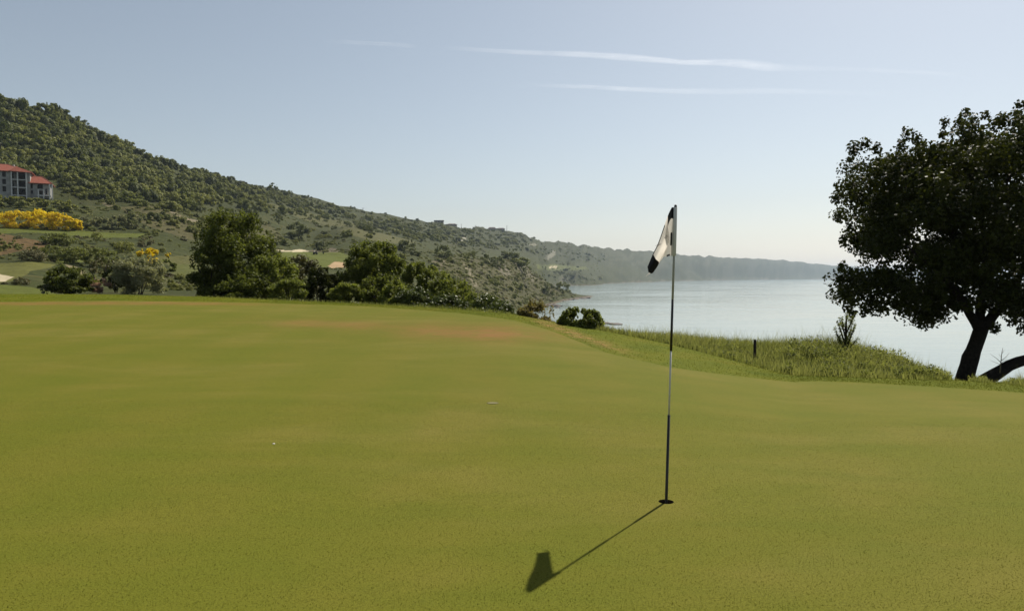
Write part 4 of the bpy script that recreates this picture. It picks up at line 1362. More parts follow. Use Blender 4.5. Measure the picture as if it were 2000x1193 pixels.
# close-cut blades on the nearest part of the green
n_ = 230000
by = 2.6 + 6.4 * gr.random(n_) ** 1.6
bx = gr.uniform(-1, 1, n_) * (0.85 * by + 0.6)
ok_ = np.hypot(bx - HOLE.x, by - HOLE.y) > 0.062
bx, by = bx[ok_], by[ok_]
n_ = len(bx)
bz = near_z(bx, by)
hh_ = gr.uniform(0.003, 0.0075, n_)
th_ = gr.uniform(0, 2 * np.pi, n_)
ww_ = gr.uniform(0.0010, 0.0022, n_)
Bc = np.stack([bx, by, bz - 0.0005], -1)
sd_ = np.stack([np.cos(th_) * ww_, np.sin(th_) * ww_, 0 * ww_], -1)
tp_ = Bc + np.stack([-np.sin(th_) * hh_ * 0.9 * gr.uniform(-1, 1, n_), np.cos(th_) * hh_ * 0.9 * gr.uniform(-1, 1, n_), hh_], -1)
V_ = np.stack([Bc - sd_, Bc + sd_, tp_], 1).reshape(-1, 3)
tone_ = np.clip(0.45 + 0.3 * fbm(bx * 1.5, by * 1.5, 3, 41) + gr.uniform(-0.24, 0.24, n_), 0, 1)
tag(obj('putting_grass', mesh_np('putting_grass', V_, np.arange(n_ * 3).reshape(-1, 3), False, {'shade': np.repeat(tone_, 3)}), M['putt_blade']), 'close-cut grass of the putting green around the hole', 'grass', kind='stuff')

# rough grass tufts just behind the crest, under the thicket
n_ = 6000
px = gr.uniform(380, 1010, n_)
by = CR_Y(px) + gr.uniform(0.0, 1.3, n_)
bx = (px - CX) / F * by
bz = near_z(bx, by) - 0.02
V_, F3, S_ = blades(bx, by, bz, gr.uniform(0.08, 0.30, n_) * np.interp(px, [380, 950, 1010], [0.4, 0.6, 0.4]), gr.uniform(0.010, 0.022, n_), gr.uniform(0.1, 0.5, n_), gr.uniform(0.1, 0.8, n_), gr)
tag(obj('rough_grass', mesh_np('rough_grass', V_, F3, False, {'shade': S_}), M['grass']), 'rough grass tufts along the foot of the thicket behind the green', 'grass', kind='stuff')

# --- single plants on the bank
def upright_shrub():
    Y = 19.0
    base = at(1651, 690, Y)
    root = thing('upright_shrub', 'small upright spiky shrub standing out of the wild grass against the sea', 'shrub', base)
    s = Y / F
    r_ = random.Random(4)
    mb = MB()
    cl = []
    def P(px, py, dy=0.0):
        q = at(px, py, Y)
        return Vector((q.x - base.x, dy, q.z - base.z))
    mb.tube([P(1651, 694), P(1652, 660), P(1653, 625), P(1655, 610)], [3.2 * s, 2.6 * s, 1.6 * s, 0.6 * s], 7, seed=2)
    tips = [(1625, 640), (1631, 655), (1634, 628), (1637, 618), (1645, 611), (1668, 613), (1679, 634), (1673, 645), (1672, 628), (1628, 650), (1640, 636), (1664, 640), (1668, 660), (1634, 668), (1660, 618), (1648, 622)]
    for (tx, ty) in tips:
        b0 = P(1651 + (tx - 1651) * 0.08, min(685, ty + 32 + abs(tx - 1651) * 0.4))
        dy = r_.uniform(-0.3, 0.3)
        t0 = P(tx, ty, dy)
        mb.tube([b0, b0.lerp(t0, 0.55) + Vector((0, 0, -0.02)), t0], [1.5 * s, 1.0 * s, 0.4 * s], 5, seed=9)
        for k in range(5):
            q = b0.lerp(t0, 0.4 + 0.6 * k / 4)
            cl.append((q.x, q.y, q.z, 0.045, 0.045, 0.055))
    for k in range(10):
        q = P(1652 + r_.uniform(-9, 9), 620 + k * 6.5)
        cl.append((q.x, r_.uniform(-.08, .08), q.z, 0.09, 0.09, 0.09))
    mb.build('stem', M['bark'], root, True)
    leaf_obj('crown', [(cl, 1500, 0.062, 78, (1.0, 0.05))], M['leaf_mid'], root, 0.34)


upright_shrub()


def dead_twig():
    Y = 15.2
    base = at(1955, 716, Y)
    root = thing('dead_sapling', 'bare grey dead sapling behind the leaning trunk', 'sapling', base)
    s = Y / F
    mb = MB()
    def P(px, py, dy=0.0):
        q = at(px, py, Y)
        return Vector((q.x - base.x, dy, q.z - base.z))
    def tw(pts, r0):
        mb.tube([P(*p) for p in pts], [r0 * s * (1 - 0.75 * i / (len(pts) - 1)) for i in range(len(pts))], 5, seed=4)
    tw([(1953, 728), (1955, 706), (1956, 695), (1957, 687), (1959, 679)], 1.1)
    tw([(1955, 708), (1947, 700), (1934, 691)], 0.7)
    tw([(1956, 704), (1964, 698), (1972, 688)], 0.7)
    tw([(1955, 712), (1945, 708), (1935, 704)], 0.6)
    tw([(1955, 710), (1961, 704), (1968, 700)], 0.5)
    tw([(1956, 698), (1952, 693), (1950, 691)], 0.4)
    tw([(1957, 690), (1960, 686), (1962, 683)], 0.4)
    mb.build('branches', M['twig'], root, True)


dead_twig()

# stake in the wild grass
q0 = at(1474, 690, 17.0)
root = thing('stake', 'short black stake standing in the wild grass', 'stake', (q0.x, q0.y, ground(1474, 17.0)))
mb = MB()
ht = at(1474, 663, 17.0).z - root.location.z
mb.tube([(0, 0, -0.15), (0, 0, ht * 0.5), (0.005, 0, ht - 0.012), (0.005, 0, ht)], [0.032, 0.032, 0.031, 0.024], 10)
mb.build('post', M['dark_wood'], root, True)

# ------------------------------------------------------------------ the cup, flagstick and flag
cup = thing('golf_cup', 'round golf hole with a dark cup at the foot of the flagstick', 'hole', HOLE)
def ring_wall(r_in, z0, z1, n=32):
    mb = MB()
    vs, fs = [], []
    for k in range(n):
        a = 2 * math.pi * k / n
        vs += [(r_in * math.cos(a), r_in * math.sin(a), z0), (r_in * math.cos(a), r_in * math.sin(a), z1)]
    for k in range(n):
        a, b = 2 * k, 2 * ((k + 1) % n)
        fs.append((a, a + 1, b + 1, b))
    mb.add(vs, fs)
    return mb
ring_wall(0.0542, -0.040, 0.0008).build('soil_wall', M['soil'], cup, True)
lw = ring_wall(0.0525, -0.15, -0.030)
lw.add([(0.0525 * math.cos(2 * math.pi * k / 32), 0.0525 * math.sin(2 * math.pi * k / 32), -0.15) for k in range(32)], [tuple(range(32))])
lw.build('liner', M['cup'], cup, True)

YP = 5.28
fs_ = thing('flagstick', 'slim black and white flagstick standing in the golf hole', 'flagstick', HOLE)
base_px = (1301.0, 985.0)
top_px = (1319.5, 400.0)
def pole_pt(py, dy=0.0):
    t = (985.0 - py) / 585.0
    q = at(base_px[0] + (top_px[0] - base_px[0]) * t, py, YP)
    return Vector((q.x - HOLE.x, dy, q.z - HOLE.z))
def section(name, y0, y1, r0, r1, mat):
    mb = MB()
    a, b = pole_pt(y0), pole_pt(y1)
    mb.tube([a, a.lerp(b, 0.5), b], [r0, (r0 + r1) / 2, r1], 14)
    return mb.build(name, M[mat], fs_, True)
low = pole_pt(985)
mb = MB()
mb.tube([low + Vector((-0.002, 0, -0.12)), low, pole_pt(810)], [0.0105, 0.0105, 0.0098], 14)
mb.build('black_section', M['black'], fs_, True)
section('white_section', 810, 685, 0.0066, 0.0064, 'white')
section('black_section', 685, 585, 0.0092, 0.0085, 'black')
section('grey_section', 585, 405.5, 0.0082, 0.0072, 'pole_grey')
mb = MB()
mb.tube([pole_pt(406), pole_pt(405), pole_pt(402.5), pole_pt(400.5), pole_pt(399.6)], [0.0085, 0.0098, 0.0100, 0.0078, 0.0025], 14)
mb.build('cap', M['black'], fs_, True)

# flag: lofted from hoist to fly through the folds
st = {  # u: [(px,row,depth) for v = 0, .25, .5, .75, 1]
    0.00: [(1317.5, 405.5, 0), (1317, 429, 0), (1316.2, 453, 0), (1315.4, 477, 0), (1314.8, 500, 0)],
    0.07: [(1312.5, 405, -.012), (1311, 428, -.028), (1310, 453, -.036), (1309.3, 478, -.038), (1308.6, 499.5, -.036)],
    0.16: [(1309.5, 410, .004), (1308.5, 432, -.004), (1309.5, 456, -.012), (1309, 478, -.020), (1306.5, 500, -.020)],
    0.30: [(1304.5, 421, .016), (1305, 443, .052), (1307, 464, .060), (1305.5, 481, .030), (1301.5, 501.5, .012)],
    0.50: [(1296, 445, .004), (1299.5, 462, -.034), (1304, 478, -.018), (1300, 487, .045), (1297, 501, .056)],
    0.72: [(1284, 478, .010), (1289, 489, -.030), (1294, 499, -.010), (1292, 505, .042), (1288, 512, .060)],
    0.88: [(1274, 499, .018), (1278.5, 508, -.026), (1285.5, 515, -.012), (1284.5, 520, .026), (1276, 524, .050)],
    1.00: [(1264.5, 521, .020), (1266, 530, -.016), (1273, 534, -.020), (1279, 528, .012), (1260, 540.5, .030)],
}
us = np.array(sorted(st))
def flag_ctrl(u, p):
    dy = p[2] + 0.225 * u ** 0.9
    q = at(p[0], p[1], YP + dy)
    return (q.x - HOLE.x, dy, q.z - HOLE.z)


ctrl = np.array([[flag_ctrl(u, p) for p in st[u]] for u in us])
NU, NV = 72, 48
U_ = np.linspace(0, 1, NU)
Vv = np.linspace(0, 1, NV)
g1 = smooth_interp(U_, us, ctrl)
g2 = smooth_interp(Vv, np.linspace(0, 1, 5), np.swapaxes(g1, 0, 1))     # (NV, NU, 3)
g2[..., 1] += 0.004 * np.sin(U_[None, :] * 17 + Vv[:, None] * 6) * U_[None, :]
flV = g2.reshape(-1, 3)
ix = np.arange(NV * NU).reshape(NV, NU)
flF = np.stack([ix[:-1, :-1], ix[1:, :-1], ix[1:, 1:], ix[:-1, 1:]], -1).reshape(-1, 4)
fu = np.broadcast_to((U_[:-1] + U_[1:])[None, :] / 2, (NV - 1, NU - 1)).ravel()
fv = np.broadcast_to((Vv[:-1] + Vv[1:])[:, None] / 2, (NV - 1, NU - 1)).ravel()
blk = ((fu < 0.31) & (fv < 0.24) & (fu > 0.02)) | ((fu < 0.17) & (fu > 0.03) & (fv > 0.5) & (fv < 0.77)) | ((fu > 0.86) & (fv < 0.82)) | ((fv < 0.05) & (fu > 0.45)) | ((fv > 0.955) & (fu > 0.09) & (fu < 0.30))
me = mesh_np('flag', flV, flF, True, {'shade': np.full(len(flV), 0.6)})
flag = obj('flag', me, [M['cloth_w'], M['cloth_b']], fs_)
me.polygons.foreach_set('material_index', blk.astype(np.int32))
flag['label'] = 'white flag with black corner blocks hanging in folds'
mb = MB()
mb.tube([pole_pt(404.6), pole_pt(405.2), pole_pt(452), pole_pt(498.8), pole_pt(499.8)], [0.0105, 0.0128, 0.0138, 0.0145, 0.0120], 14)
slv = mb.build('sleeve', M['white'], fs_, True)


def flag_pt(u, v):
    i = min(max(u, 0), 1) * (NU - 1)
    j = min(max(v, 0), 1) * (NV - 1)
    i0, j0 = min(int(i), NU - 2), min(int(j), NV - 2)
    fi, fj = i - i0, j - j0
    p = (g2[j0, i0] * (1 - fi) + g2[j0, i0 + 1] * fi) * (1 - fj) + (g2[j0 + 1, i0] * (1 - fi) + g2[j0 + 1, i0 + 1] * fi) * fj
    return Vector(p)


def flag_text(txt, px, row, size, ang):
    """small print laid on the cloth face turned to the viewer"""
    cu = bpy.data.curves.new('txt', 'FONT')
    cu.body = txt
    cu.size = 1.0
    cu.resolution_u = 3
    to = bpy.data.objects.new('txt', cu)
    COL.objects.link(to)
    bpy.context.view_layer.update()
    me_ = bpy.data.meshes.new_from_object(to.evaluated_get(bpy.context.evaluated_depsgraph_get()))
    bpy.data.objects.remove(to)
    ca, sa = math.cos(ang), math.sin(ang)
    # nearest cloth samples in photo space, front-most wins
    fp, fr = project(flV[:, 0] + HOLE.x, flV[:, 1] + HOLE.y, flV[:, 2] + HOLE.z)
    for v in me_.vertices:
        x, y = v.co.x * size, v.co.y * size
        p, r = px + x * ca - y * sa, row - (x * sa + y * ca)
        d = np.hypot(fp - p, fr - r)
        sel = d < 3.0
        yv = float(np.min(flV[sel, 1])) if sel.any() else float(flV[np.argmin(d), 1])
        q = at(p, r, YP + yv - 0.004)
        v.co = (q.x - HOLE.x, yv - 0.004, q.z - HOLE.z)
    me_.name = 'flag_lettering'
    return obj('flag_lettering', me_, M['cloth_b'], flag)


flag_text('VAL', 1283.0, 483.5, 6.5, R(38))
flag_text('NT', 1299.0, 467.0, 6.0, R(38))

# old hole plug and a small marker on the green
def ground_hit(px, row):
    ys = np.linspace(3, 20, 2000)
    xs = (px - CX) / F * ys
    zz_ = near_z(xs, ys)
    _, rr_ = project(xs, ys, zz_)
    k = int(np.argmax(rr_ <= row))
    return Vector((float(xs[k]), float(ys[k]), float(zz_[k])))


q0 = ground_hit(962, 787)
mb = MB()
rp = [0.054 * (1 + 0.10 * math.sin(3 * k) + 0.05 * math.cos(7 * k)) for k in range(28)]
mb.add([(rp[k] * 1.25 * math.cos(k * math.pi / 14), rp[k] * math.sin(k * math.pi / 14), 0.004) for k in range(28)] +
       [(rp[k] * 1.4 * math.cos(k * math.pi / 14), rp[k] * 1.15 * math.sin(k * math.pi / 14), -0.01) for k in range(28)],
       [tuple(range(28))] + [(k, k + 28, (k + 1) % 28 + 28, (k + 1) % 28) for k in range(28)])
tag(mb.build('hole_plug', M['plug'], loc=q0), 'pale dry turf plug of an old hole in the middle of the green', 'turf plug')
q0 = ground_hit(531, 867)
mb = MB()
mb.tube([(0, 0, 0.0), (0, 0, 0.004), (0, 0, 0.007)], [0.011, 0.012, 0.008], 14)
tag(mb.build('ball_marker', M['white'], loc=q0), 'tiny white ball marker lying on the left of the green', 'ball marker')

# ------------------------------------------------------------------ unfinished building with red roofs on the hillside
def building():
    Y = 300.0
    s = Y / F
    zb = float(row_to_z(392, Y))
    x0 = (63 - CX) / F * Y        # junction of main block and wing
    root = thing('hillside_building', 'unfinished grey concrete building with red tiled hip roofs on the left hillside', 'building', (x0, Y, zb), R(27))
    zr = lambda row: float(row_to_z(row, Y)) - zb
    X = lambda px: (px - 63) * s * 0.87

    def facade(name, xs, zs, openings, y, thick, mat='concrete'):
        mb = MB()
        for i in range(len(xs) - 1):
            for j in range(len(zs) - 1):
                if (i, j) in openings:
                    continue
                mb.box(xs[i], xs[i + 1], y, y + thick, zs[j], zs[j + 1])
        return mb.build(name, M[mat], root)
    f0, f1, f2, f3 = zr(382), zr(366.5), zr(351.5), zr(336.5)
    D = 13.0
    # main block front: closed part with a window strip, and a three-storey open loggia
    wx = [X(-60), X(-30), X(-22), X(-8), X(0), X(6), X(12), X(19), X(27.5)]
    wz = [-6.0, zr(377), zr(366), zr(362.5), zr(352), zr(348.5), zr(338), f3]
    ops = {(i, j) for i in (1, 3, 6) for j in (1, 3, 5)}
    facade('front_wall', wx, wz, ops, 0, 0.4)
    for i in (1, 3, 6):
        for j in (1, 3, 5):
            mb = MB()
            mb.box(wx[i] + .05, wx[i + 1] - .05, 0.9, 1.0, wz[j], wz[j + 1])  # dark panel painting the shade inside the opening
            wdw = mb.build('opening_shade', M['inner'], root)
            mb = MB()
            mb.box(wx[i] - .08, wx[i + 1] + .08, -0.12, 0.3, wz[j] - 0.14, wz[j] - 0.01)
            mb.build('sill', M['slab'], wdw)
    # loggia
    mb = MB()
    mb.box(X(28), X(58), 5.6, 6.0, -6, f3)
    mb.build('loggia_back_wall', M['inner'], root)  # wall coloured dark to give the loggia its deep shade
    for zf in (f0, f1, f2):
        mb = MB()
        mb.box(X(27.6), X(58), -0.55, 5.58, zf - 0.32, zf)
        mb.build('balcony_slab', M['slab'], root)
    for xa in (X(29.5), X(41), X(57.2)):
        mb = MB()
        mb.box(xa - .22, xa + .22, -0.75, -0.30, -2.5, f3 - 0.02)
        mb.build('column', M['slab'], root)
    mb = MB()
    for zf in (f0, f1, f2):
        mb.box(X(31), X(36.5), 3.2, 3.58, zf + .02, zf + 2.6)
    mb.build('infill_panel', M['concrete'], root)
    facade('front_pier', [X(58.2), X(64)], [-6, f3], set(), 0.0, 0.5)
    mb = MB()
    mb.box(X(-60), X(64), D - .4, D, -6, f3)
    mb.box(X(-60), X(-60) + .4, 0.4, D - .4, -6, f3)
    mb.box(X(64) - .4, X(64), 0.5, D - .4, -6, f3)
    mb.build('side_wall', M['concrete'], root)

    def hip(name, xa, xb, ya, yb, ze, zt, ra, rb, over=0.8):
        mb = MB()
        ym = (ya + yb) / 2
        v = [(xa - over, ya - over, ze), (xb + over, ya - over, ze), (xb + over, yb + over, ze), (xa - over, yb + over, ze), (ra, ym, zt), (rb, ym, zt)]
        v2 = [(a, b, c - 0.28) for a, b, c in v[:4]]
        mb.add(v + v2, [(0, 1, 5, 4), (1, 2, 5), (2, 3, 4, 5), (3, 0, 4), (0, 6, 7, 1), (1, 7, 8, 2), (2, 8, 9, 3), (3, 9, 6, 0), (6, 9, 8, 7)])
        r_ = mb.build(name, M['roof'], root)
        for a, b in ((0, 4), (1, 5), (4, 5)):
            mc = MB()
            mc.tube([Vector(v[a]) + Vector((0, 0, .03)), Vector(v[b]) + Vector((0, 0, .05))], [0.13, 0.13], 6)
            mc.build('ridge_cap', M['cap'], r_)
        return r_
    r1 = hip('roof', X(-60), X(64), 0, D, f3, zr(320), X(-24), X(19))
    mb = MB()
    # front cross gable of the main roof
    xa, xb, xm, zt = X(27), X(64.5), X(38), zr(325.5)
    mb.add([(xa - .3, -1.5, f3 + .02), (xb + .8, -1.5, f3 - .35), (xm, 1.2, zt), (xm, D / 2, zt), (xb + .8, D * .5, f3 - .3), (xa - .3, D * .4, f3 + .5)],
           [(0, 1, 2), (1, 4, 3, 2), (0, 2, 3, 5)])
    g_ = mb.build('roof_gable', M['roof'], root)
    mc = MB()
    mc.tube([(xa - .3, -1.5, f3 + .08), (xm, 1.2, zt + .05)], [.13, .13], 6)
    mc.build('ridge_cap', M['cap'], g_)
    mb = MB()
    mb.box(X(29), X(32), 5.2, 6.2, zr(327), zr(320.5))
    mb.build('chimney', M['slab'], root)
    # lower wing
    e2 = zr(357)
    g0, g1_ = zr(381), zr(369.5)
    wx = [X(64.2), X(68.2), X(77), X(87.5), X(92), X(95.5), X(99.5), X(102)]
    wz = [-6, zr(378), zr(371), zr(367.5), zr(358.5), e2]
    facade('wing_front_wall', wx, wz, {(0, 1), (0, 3), (2, 1), (2, 3), (4, 1), (4, 2)}, 1.0, 0.4)
    for (i, j) in ((0, 1), (0, 3), (2, 1), (2, 3), (4, 1)):
        mb = MB()  # wing openings: dark sheet in place of interior shade
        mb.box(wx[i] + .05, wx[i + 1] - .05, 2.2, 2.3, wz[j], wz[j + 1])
        mb.build('opening_shade', M['inner'], root)
    mb = MB()
    mb.box(X(64.2), X(102), D - 2.4, D - 2, -6, e2)
    mb.box(X(102) - .4, X(102), 1.4, D - 2.4, -6, e2)
    mb.build('wing_side_wall', M['concrete'], root)
    mb = MB()
    mb.box(X(77), X(104), -0.9, 0.98, g0 - .3, g0)
    mb.build('balcony_slab', M['slab'], root)
    for p_ in (79.5, 89.5, 101, 106):
        mb = MB()
        mb.box(X(p_) - .2, X(p_) + .2, -0.85, -0.45, -5.5, g1_ if p_ < 95 else e2 - 0.3)
        mb.build('column', M['slab'], root)
    hip('wing_roof', X(64.8), X(103), 0.4, D - 2, e2, zr(341), X(60.5), X(84), 0.7)
    mb = MB()
    mb.box(X(92), X(94.5), 5.6, 6.6, zr(352), zr(347.5))
    mb.build('chimney', M['slab'], root)


building()

# hedge-like shrubs in front of the building
for i, (x0, x1, yt, yb, Y_, lb) in enumerate([
        (-40, 22, 380, 408, 262, 'bright green shrub below the left of the red-roofed building'),
        (15, 62, 384, 406, 266, 'bright green shrub below the middle of the red-roofed building'),
        (52, 100, 388, 408, 268, 'bright green shrub below the right wing of the red-roofed building'),
        (92, 150, 392, 412, 262, 'green shrub just right of the shrubs below the red-roofed building')]):
    shrub('hedge_shrub', lb, 'shrub', x0, x1, yt, Y_, 'leaf_hill2', 2600, 0.75, 500 + i, 20, 0.8, 2.4, ybase=yb, sprigs=8, stems=1)
shrub('pale_tree', 'tall light green tree on the hillside at the left edge above the building', 'tree', -22, 28, 232, 345, 'leaf_fresh', 3200, 1.0, 520, 26, 0.9, 2.3, ybase=290, sprigs=14, stems=1, tone=(0.8, 0.05))
shrub('skyline_shrub', 'dark shrub crowning the skyline at the far left corner', 'shrub', -14, 4, 172, 440, 'leaf_hill3', 500, 0.8, 522, 8, 0.9, 2.3, ybase=196, sprigs=4, stems=1)
shrub('skyline_tree', 'broad dark tree on the skyline above the left hillside, widest of the ridge', 'tree', 78, 138, 202, 455, 'leaf_hill3', 2400, 1.2, 524, 20, 0.9, 2.3, ybase=232, sprigs=8, stems=1)
shrub('skyline_tree', 'small rounded tree pair standing proud on the middle of the ridge line', 'tree', 523, 545, 357, 790, 'leaf_hill', 900, 1.3, 526, 10, 0.9, 2.3, ybase=374, sprigs=3, stems=1)

# ------------------------------------------------------------------ far houses and masts on the ridge
def far_house(label, px0, px1, rtop, rbase, roof_h, Y, flat=False):
    pcx = (px0 + px1) / 2
    q = at(pcx, rbase, Y)
    root = thing('ridge_house', label, 'house', q, group='houses on the far ridge')
    w_ = (px1 - px0) * Y / F
    h_ = (rbase - rtop) * Y / F
    mb = MB()
    hw = h_ - (0 if flat else roof_h)
    mb.box(-w_ / 2, w_ / 2, 0, w_ * 0.5, -8, hw)
    mb.build('wall', M['far_wall'], root)
    mb = MB()
    if flat:
        mb.box(-w_ * .54, w_ * .54, -1, w_ * .55, hw + .02, hw + 1.2)
    else:
        mb.add([(-w_ * .54, -1, hw), (w_ * .54, -1, hw), (w_ * .54, w_ * .55, hw), (-w_ * .54, w_ * .55, hw), (-w_ * .3, w_ * .25, hw + roof_h), (w_ * .3, w_ * .25, hw + roof_h)],
               [(0, 1, 5, 4), (1, 2, 5), (2, 3, 4, 5), (3, 0, 4), (0, 3, 2, 1)])
    mb.build('roof', M['far_roof'], root)
    nwin = max(2, int(w_ / 6))
    for k in range(nwin):
        mb = MB()
        xx = -w_ / 2 + (k + 0.5) * w_ / nwin
        mb.box(xx - w_ / nwin * .22, xx + w_ / nwin * .22, -0.15, -0.01, hw * 0.35, hw * 0.75)
        mb.build('window', M['inner'], root)


far_house('long flat-roofed dark house on the ridge line, leftmost', 848, 866, 431.5, 437, 0, 1480, True)
far_house('low pale house on the ridge line between the flat-roofed one and the masts', 872, 892, 436.5, 441, 2.0, 1530)
far_house('pointed-roof house in the farm cluster on the ridge line', 953, 969, 443.5, 450.5, 4.0, 1800)
far_house('long house with a low roof at the right of the cluster on the ridge line', 971, 986, 445, 450.5, 2.5, 1800)
for i, (mp, rt, rb, lb) in enumerate([
        (901, 437.5, 444, 'thin mast on the ridge line left of the farm cluster, leftmost mast'),
        (929, 439.5, 448, 'tallest thin mast on the ridge line left of the farm cluster'),
        (934.5, 442, 448, 'short thin mast right next to the tallest mast on the ridge'),
        (944.5, 443.5, 449, 'small thin mast between the tallest mast and the farm cluster'),
        (990, 440, 452, 'mast on the ridge line right of the farm cluster'),
        (709, 406, 413, 'small thin mast alone on the middle of the ridge line')]):
    Y_ = 1750 if mp > 800 else 1090
    q = at(mp, rb, Y_)
    root = thing('power_mast', lb, 'mast', q, group='masts on the ridge line')
    h_ = (rb - rt) * Y_ / F
    mb = MB()
    mb.tube([(0, 0, -6), (0, 0, h_ * .6), (0, 0, h_)], [.5, .4, .3], 6)
    mb.build('pole', M['far_roof'], root, True)
    mb = MB()
    mb.box(-1.6, 1.6, -.15, .15, h_ * .86, h_ * .86 + .3)
    mb.build('crossarm', M['far_roof'], root)

# ------------------------------------------------------------------ utility cart and bin on the far fairway
q = visible(616, 497)
cart = thing('utility_cart', 'tiny dark utility cart with a white windscreen on the far fairway', 'cart', q, R(8))
mb = MB()
mb.box(-.85, .85, -.55, .55, .25, .72)
mb.box(-.85, -.15, -.5, .5, .72, .95)
mb.build('body', M['cart'], cart)
mb = MB()
mb.box(.0, .55, -.5, .5, .73, 1.05)
mb.box(.42, .58, -.5, .5, 1.06, 1.5)
mb.build('seat', M['cart'], cart)
mb = MB()
mb.add([(-.35, -.5, .96), (-.35, .5, .96), (-.2, .5, 1.75), (-.2, -.5, 1.75), (-.30, -.5, .96), (-.30, .5, .96), (-.15, .5, 1.75), (-.15, -.5, 1.75)],
       [(0, 1, 2, 3), (7, 6, 5, 4), (0, 4, 5, 1), (1, 5, 6, 2), (2, 6, 7, 3), (3, 7, 4, 0)])
mb.build('windscreen', M['white'], cart)
for wx_ in (-.58, .58):
    for wy in (-.5, .5):
        mb = MB()
        mb.tube([(wx_, wy - .1, .28), (wx_, wy + .1, .28)], [.28, .28], 14)
        mb.build('wheel', M['tyre'], cart, True)
q = visible(631.5, 496)
root = thing('litter_bin', 'tiny dark litter bin on the far fairway right of the cart', 'bin', q)
mb = MB()
mb.tube([(0, 0, 0), (0, 0, .75), (0, 0, .8)], [.22, .25, .25], 12)
mb.build('body', M['cart'], root, True)
mb = MB()
mb.tube([(0, 0, .81), (0, 0, .87), (0, 0, .92)], [.27, .25, .1], 12)
mb.build('lid', M['cart'], root, True)

# ------------------------------------------------------------------ shore rocks
rk = np.random.default_rng(3)
rock_meshes = []
for k in range(4):
    bm = bmesh.new()
    bmesh.ops.create_icosphere(bm, subdivisions=2, radius=1.0)
    for v in bm.verts:
        n_1 = float(fbm(np.array([v.co.x * 1.3 + k * 9]), np.array([v.co.y * 1.3 + v.co.z * 2.1]), 3, k)[0])
        v.co *= 1 + 0.45 * n_1
        v.co.z *= 0.6
    me = bpy.data.meshes.new('shore_rock')
    bm.to_mesh(me)
    bm.free()
    me.materials.append(M['rock'])
    rock_meshes.append(me)


def sea_pt(px, row):
    Y = (CZ - SEA_Z) / ((row - YH) / F)
    return Vector(((px - CX) / F * Y, Y, SEA_Z))


rock_spots = []
for k in range(46):
    px_ = rk.uniform(1064, 1152)
    row_ = np.interp(px_, [1064, 1085, 1110, 1150], [584.5, 585, 583.5, 579.5]) + 1.6 + rk.normal() * 0.9
    rock_spots.append((px_, row_, rk.uniform(0.9, 2.4), 'dark shore rock in the reef along the headland waterline', 'rocks along the headland waterline'))
for k in range(18):
    px_ = rk.uniform(1056, 1092)
    row_ = np.interp(px_, [1056, 1075, 1092], [596, 593, 597]) + 1.5 + rk.normal() * 1.4
    rock_spots.append((px_, row_, rk.uniform(0.8, 2.0), 'dark shore rock on the nearer spit left of the sea inlet', 'rocks on the nearer spit'))
for px_, row_, r_, lb in [(1182, 631.5, 1.5, 'low dark rock in the sea just right of the two-humped bush'), (1191, 632, 1.1, 'small dark rock in the sea beside the low one'),
                          (1203, 633.5, 1.6, 'outermost flat dark rock in the sea right of the two-humped bush')]:
    rock_spots.append((px_, row_, r_, lb, 'rocks in the sea by the bush'))
for i, (px_, row_, r_, lb, gp) in enumerate(rock_spots):
    q = sea_pt(px_, row_)
    o = obj('shore_rock', rock_meshes[i % 4], None, None, (q.x, q.y, q.z + 0.1 * r_))
    wide = 1.9 if i >= 64 else 1.5
    o.scale = (r_ * wide, r_, r_ * (0.45 if i >= 64 else 0.7))
    o.rotation_euler = (0, 0, rk.uniform(-.5, .5))
    tag(o, lb, 'rock', gp)

# ------------------------------------------------------------------ contrails, 9 km up
def make_trail_mat():
    m, nt, b = new_mat('contrail_ice')
    P = geo_pos(nt)
    mp = N(nt, 'ShaderNodeMapping')
    mp.inputs['Scale'].default_value = (0.00045, 0.0011, 0.001)
    nt.links.new(P, mp.inputs['Vector'])
    n = noise(nt, 1.0, 6, 0.65, mp.outputs[0], 0.8)
    al = mathn(nt, 'MULTIPLY', mathn(nt, 'MULTIPLY', attr(nt, 'dens'), 0.27), ramp(nt, n, [(0.30, (0.15, 0.15, 0.15)), (0.65, (1, 1, 1))]))
    t = N(nt, 'ShaderNodeBsdfTranslucent')
    t.inputs['Color'].default_value = (0.9, 0.9, 0.9, 1)
    tr = N(nt, 'ShaderNodeBsdfTransparent')
    mx = N(nt, 'ShaderNodeMixShader')
    nt.links.new(al, mx.inputs[0])
    nt.links.new(tr.outputs[0], mx.inputs[1])
    nt.links.new(t.outputs[0], mx.inputs[2])
    nt.links.new(mx.outputs[0], nt.nodes['Material Output'].inputs['Surface'])
    return m


M['trail'] = make_trail_mat()
ALT = 9000.0


def on_alt(px, row):
    d = at(px, row, 1.0) - Vector((0, 0, CZ))
    return Vector((0, 0, CZ)) + d * ((ALT - CZ) / d.z)


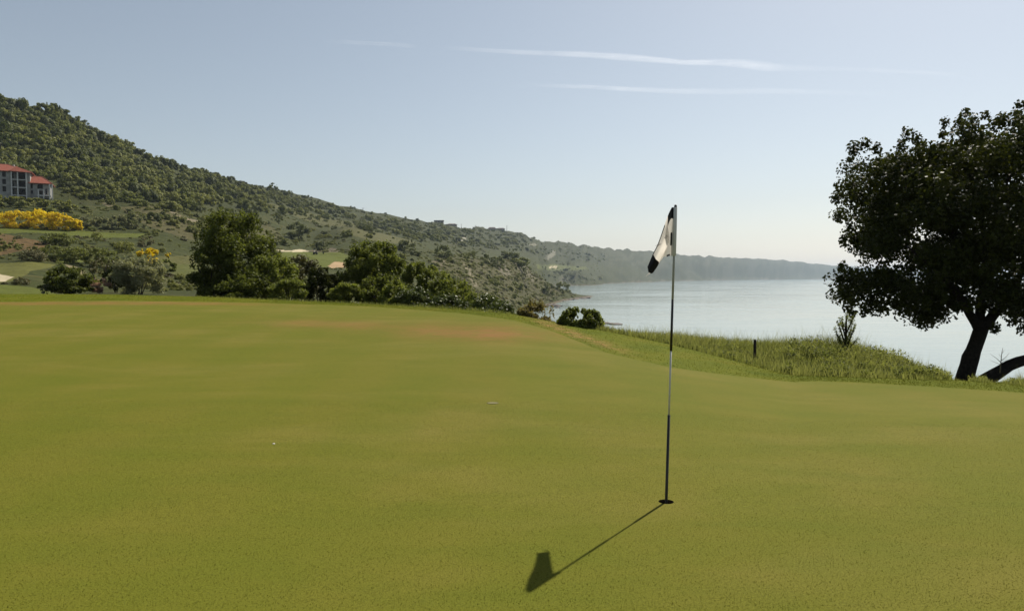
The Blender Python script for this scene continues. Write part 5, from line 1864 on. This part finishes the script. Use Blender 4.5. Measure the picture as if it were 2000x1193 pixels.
def contrail(label, pts):
    """pts: (px, row, half width in rows, density)"""
    pts = np.array(pts, float)
    xq = np.linspace(pts[0, 0], pts[-1, 0], 90)
    rq = np.interp(xq, pts[:, 0], pts[:, 1])
    wq = np.interp(xq, pts[:, 0], pts[:, 2])
    dq = np.interp(xq, pts[:, 0], pts[:, 3])
    K = 12
    V_, D_ = [], []
    for x_, r_, w_, d_ in zip(xq, rq, wq, dq):
        for k in range(K):
            a = 2 * math.pi * k / K
            c_ = math.cos(a)
            q = on_alt(x_, r_ + w_ * 0.7 * c_)
            V_.append((q.x, q.y, q.z + math.sin(a) * 60))
            D_.append(d_ * (1 - abs(c_)) ** 0.8)
    n = len(xq)
    ii = np.arange(n * K).reshape(n, K)
    Fq = np.stack([ii[:-1], np.roll(ii, -1, 1)[:-1], np.roll(ii, -1, 1)[1:], ii[1:]], -1).reshape(-1, 4)
    o = obj('contrail', mesh_np('contrail', np.array(V_), Fq, True, {'dens': np.array(D_)}), M['trail'])
    tag(o, label, 'contrail', 'contrails in the sky')


contrail('short faint white contrail, leftmost and highest in the sky', [(630, 80, 2, 0), (720, 85, 2.5, .25), (780, 88, 2.5, .45), (800, 90.5, 2, .4), (815, 92, 2, 0)])
contrail('long white contrail widening to the right, upper of the two long ones', [(860, 93, 3, 0), (950, 99, 4, .25), (1050, 104, 6, .38), (1150, 107, 9, .45), (1230, 113, 10, .55), (1290, 118, 8, .6), (1335, 122.5, 6, .6),
                                                                            (1400, 122, 9, .5), (1450, 125, 14, .45), (1500, 131, 14, .32), (1540, 133, 9, .15), (1650, 135, 5, .12), (1800, 142, 4, .12), (1930, 150, 4, 0)])
contrail('fainter long white contrail, lower of the two long ones', [(980, 166, 3, 0), (1080, 168, 4, .12), (1150, 170, 5, .45), (1220, 174, 6, .42), (1320, 178, 8, .25), (1400, 179, 9, .16), (1500, 178, 9, .12), (1650, 181, 6, .1), (1800, 184, 4, 0)])

# ------------------------------------------------------------------ haze
hz_ = MB()
hz_.box(-43000, 43000, -43000, 43000, -26, 215)
hm = bpy.data.materials.new('haze_air')
hm.use_nodes = True
hn = hm.node_tree
hn.nodes.clear()
out = hn.nodes.new('ShaderNodeOutputMaterial')
pv = hn.nodes.new('ShaderNodeVolumePrincipled')
pv.inputs['Color'].default_value = (0.70, 0.83, 1.0, 1)
pv.inputs['Density'].default_value = 0.00006
pv.inputs['Anisotropy'].default_value = 0.0
hn.links.new(pv.outputs[0], out.inputs['Volume'])
tag(hz_.build('haze', hm), 'thin pale summer haze over the bay', 'haze', kind='stuff')
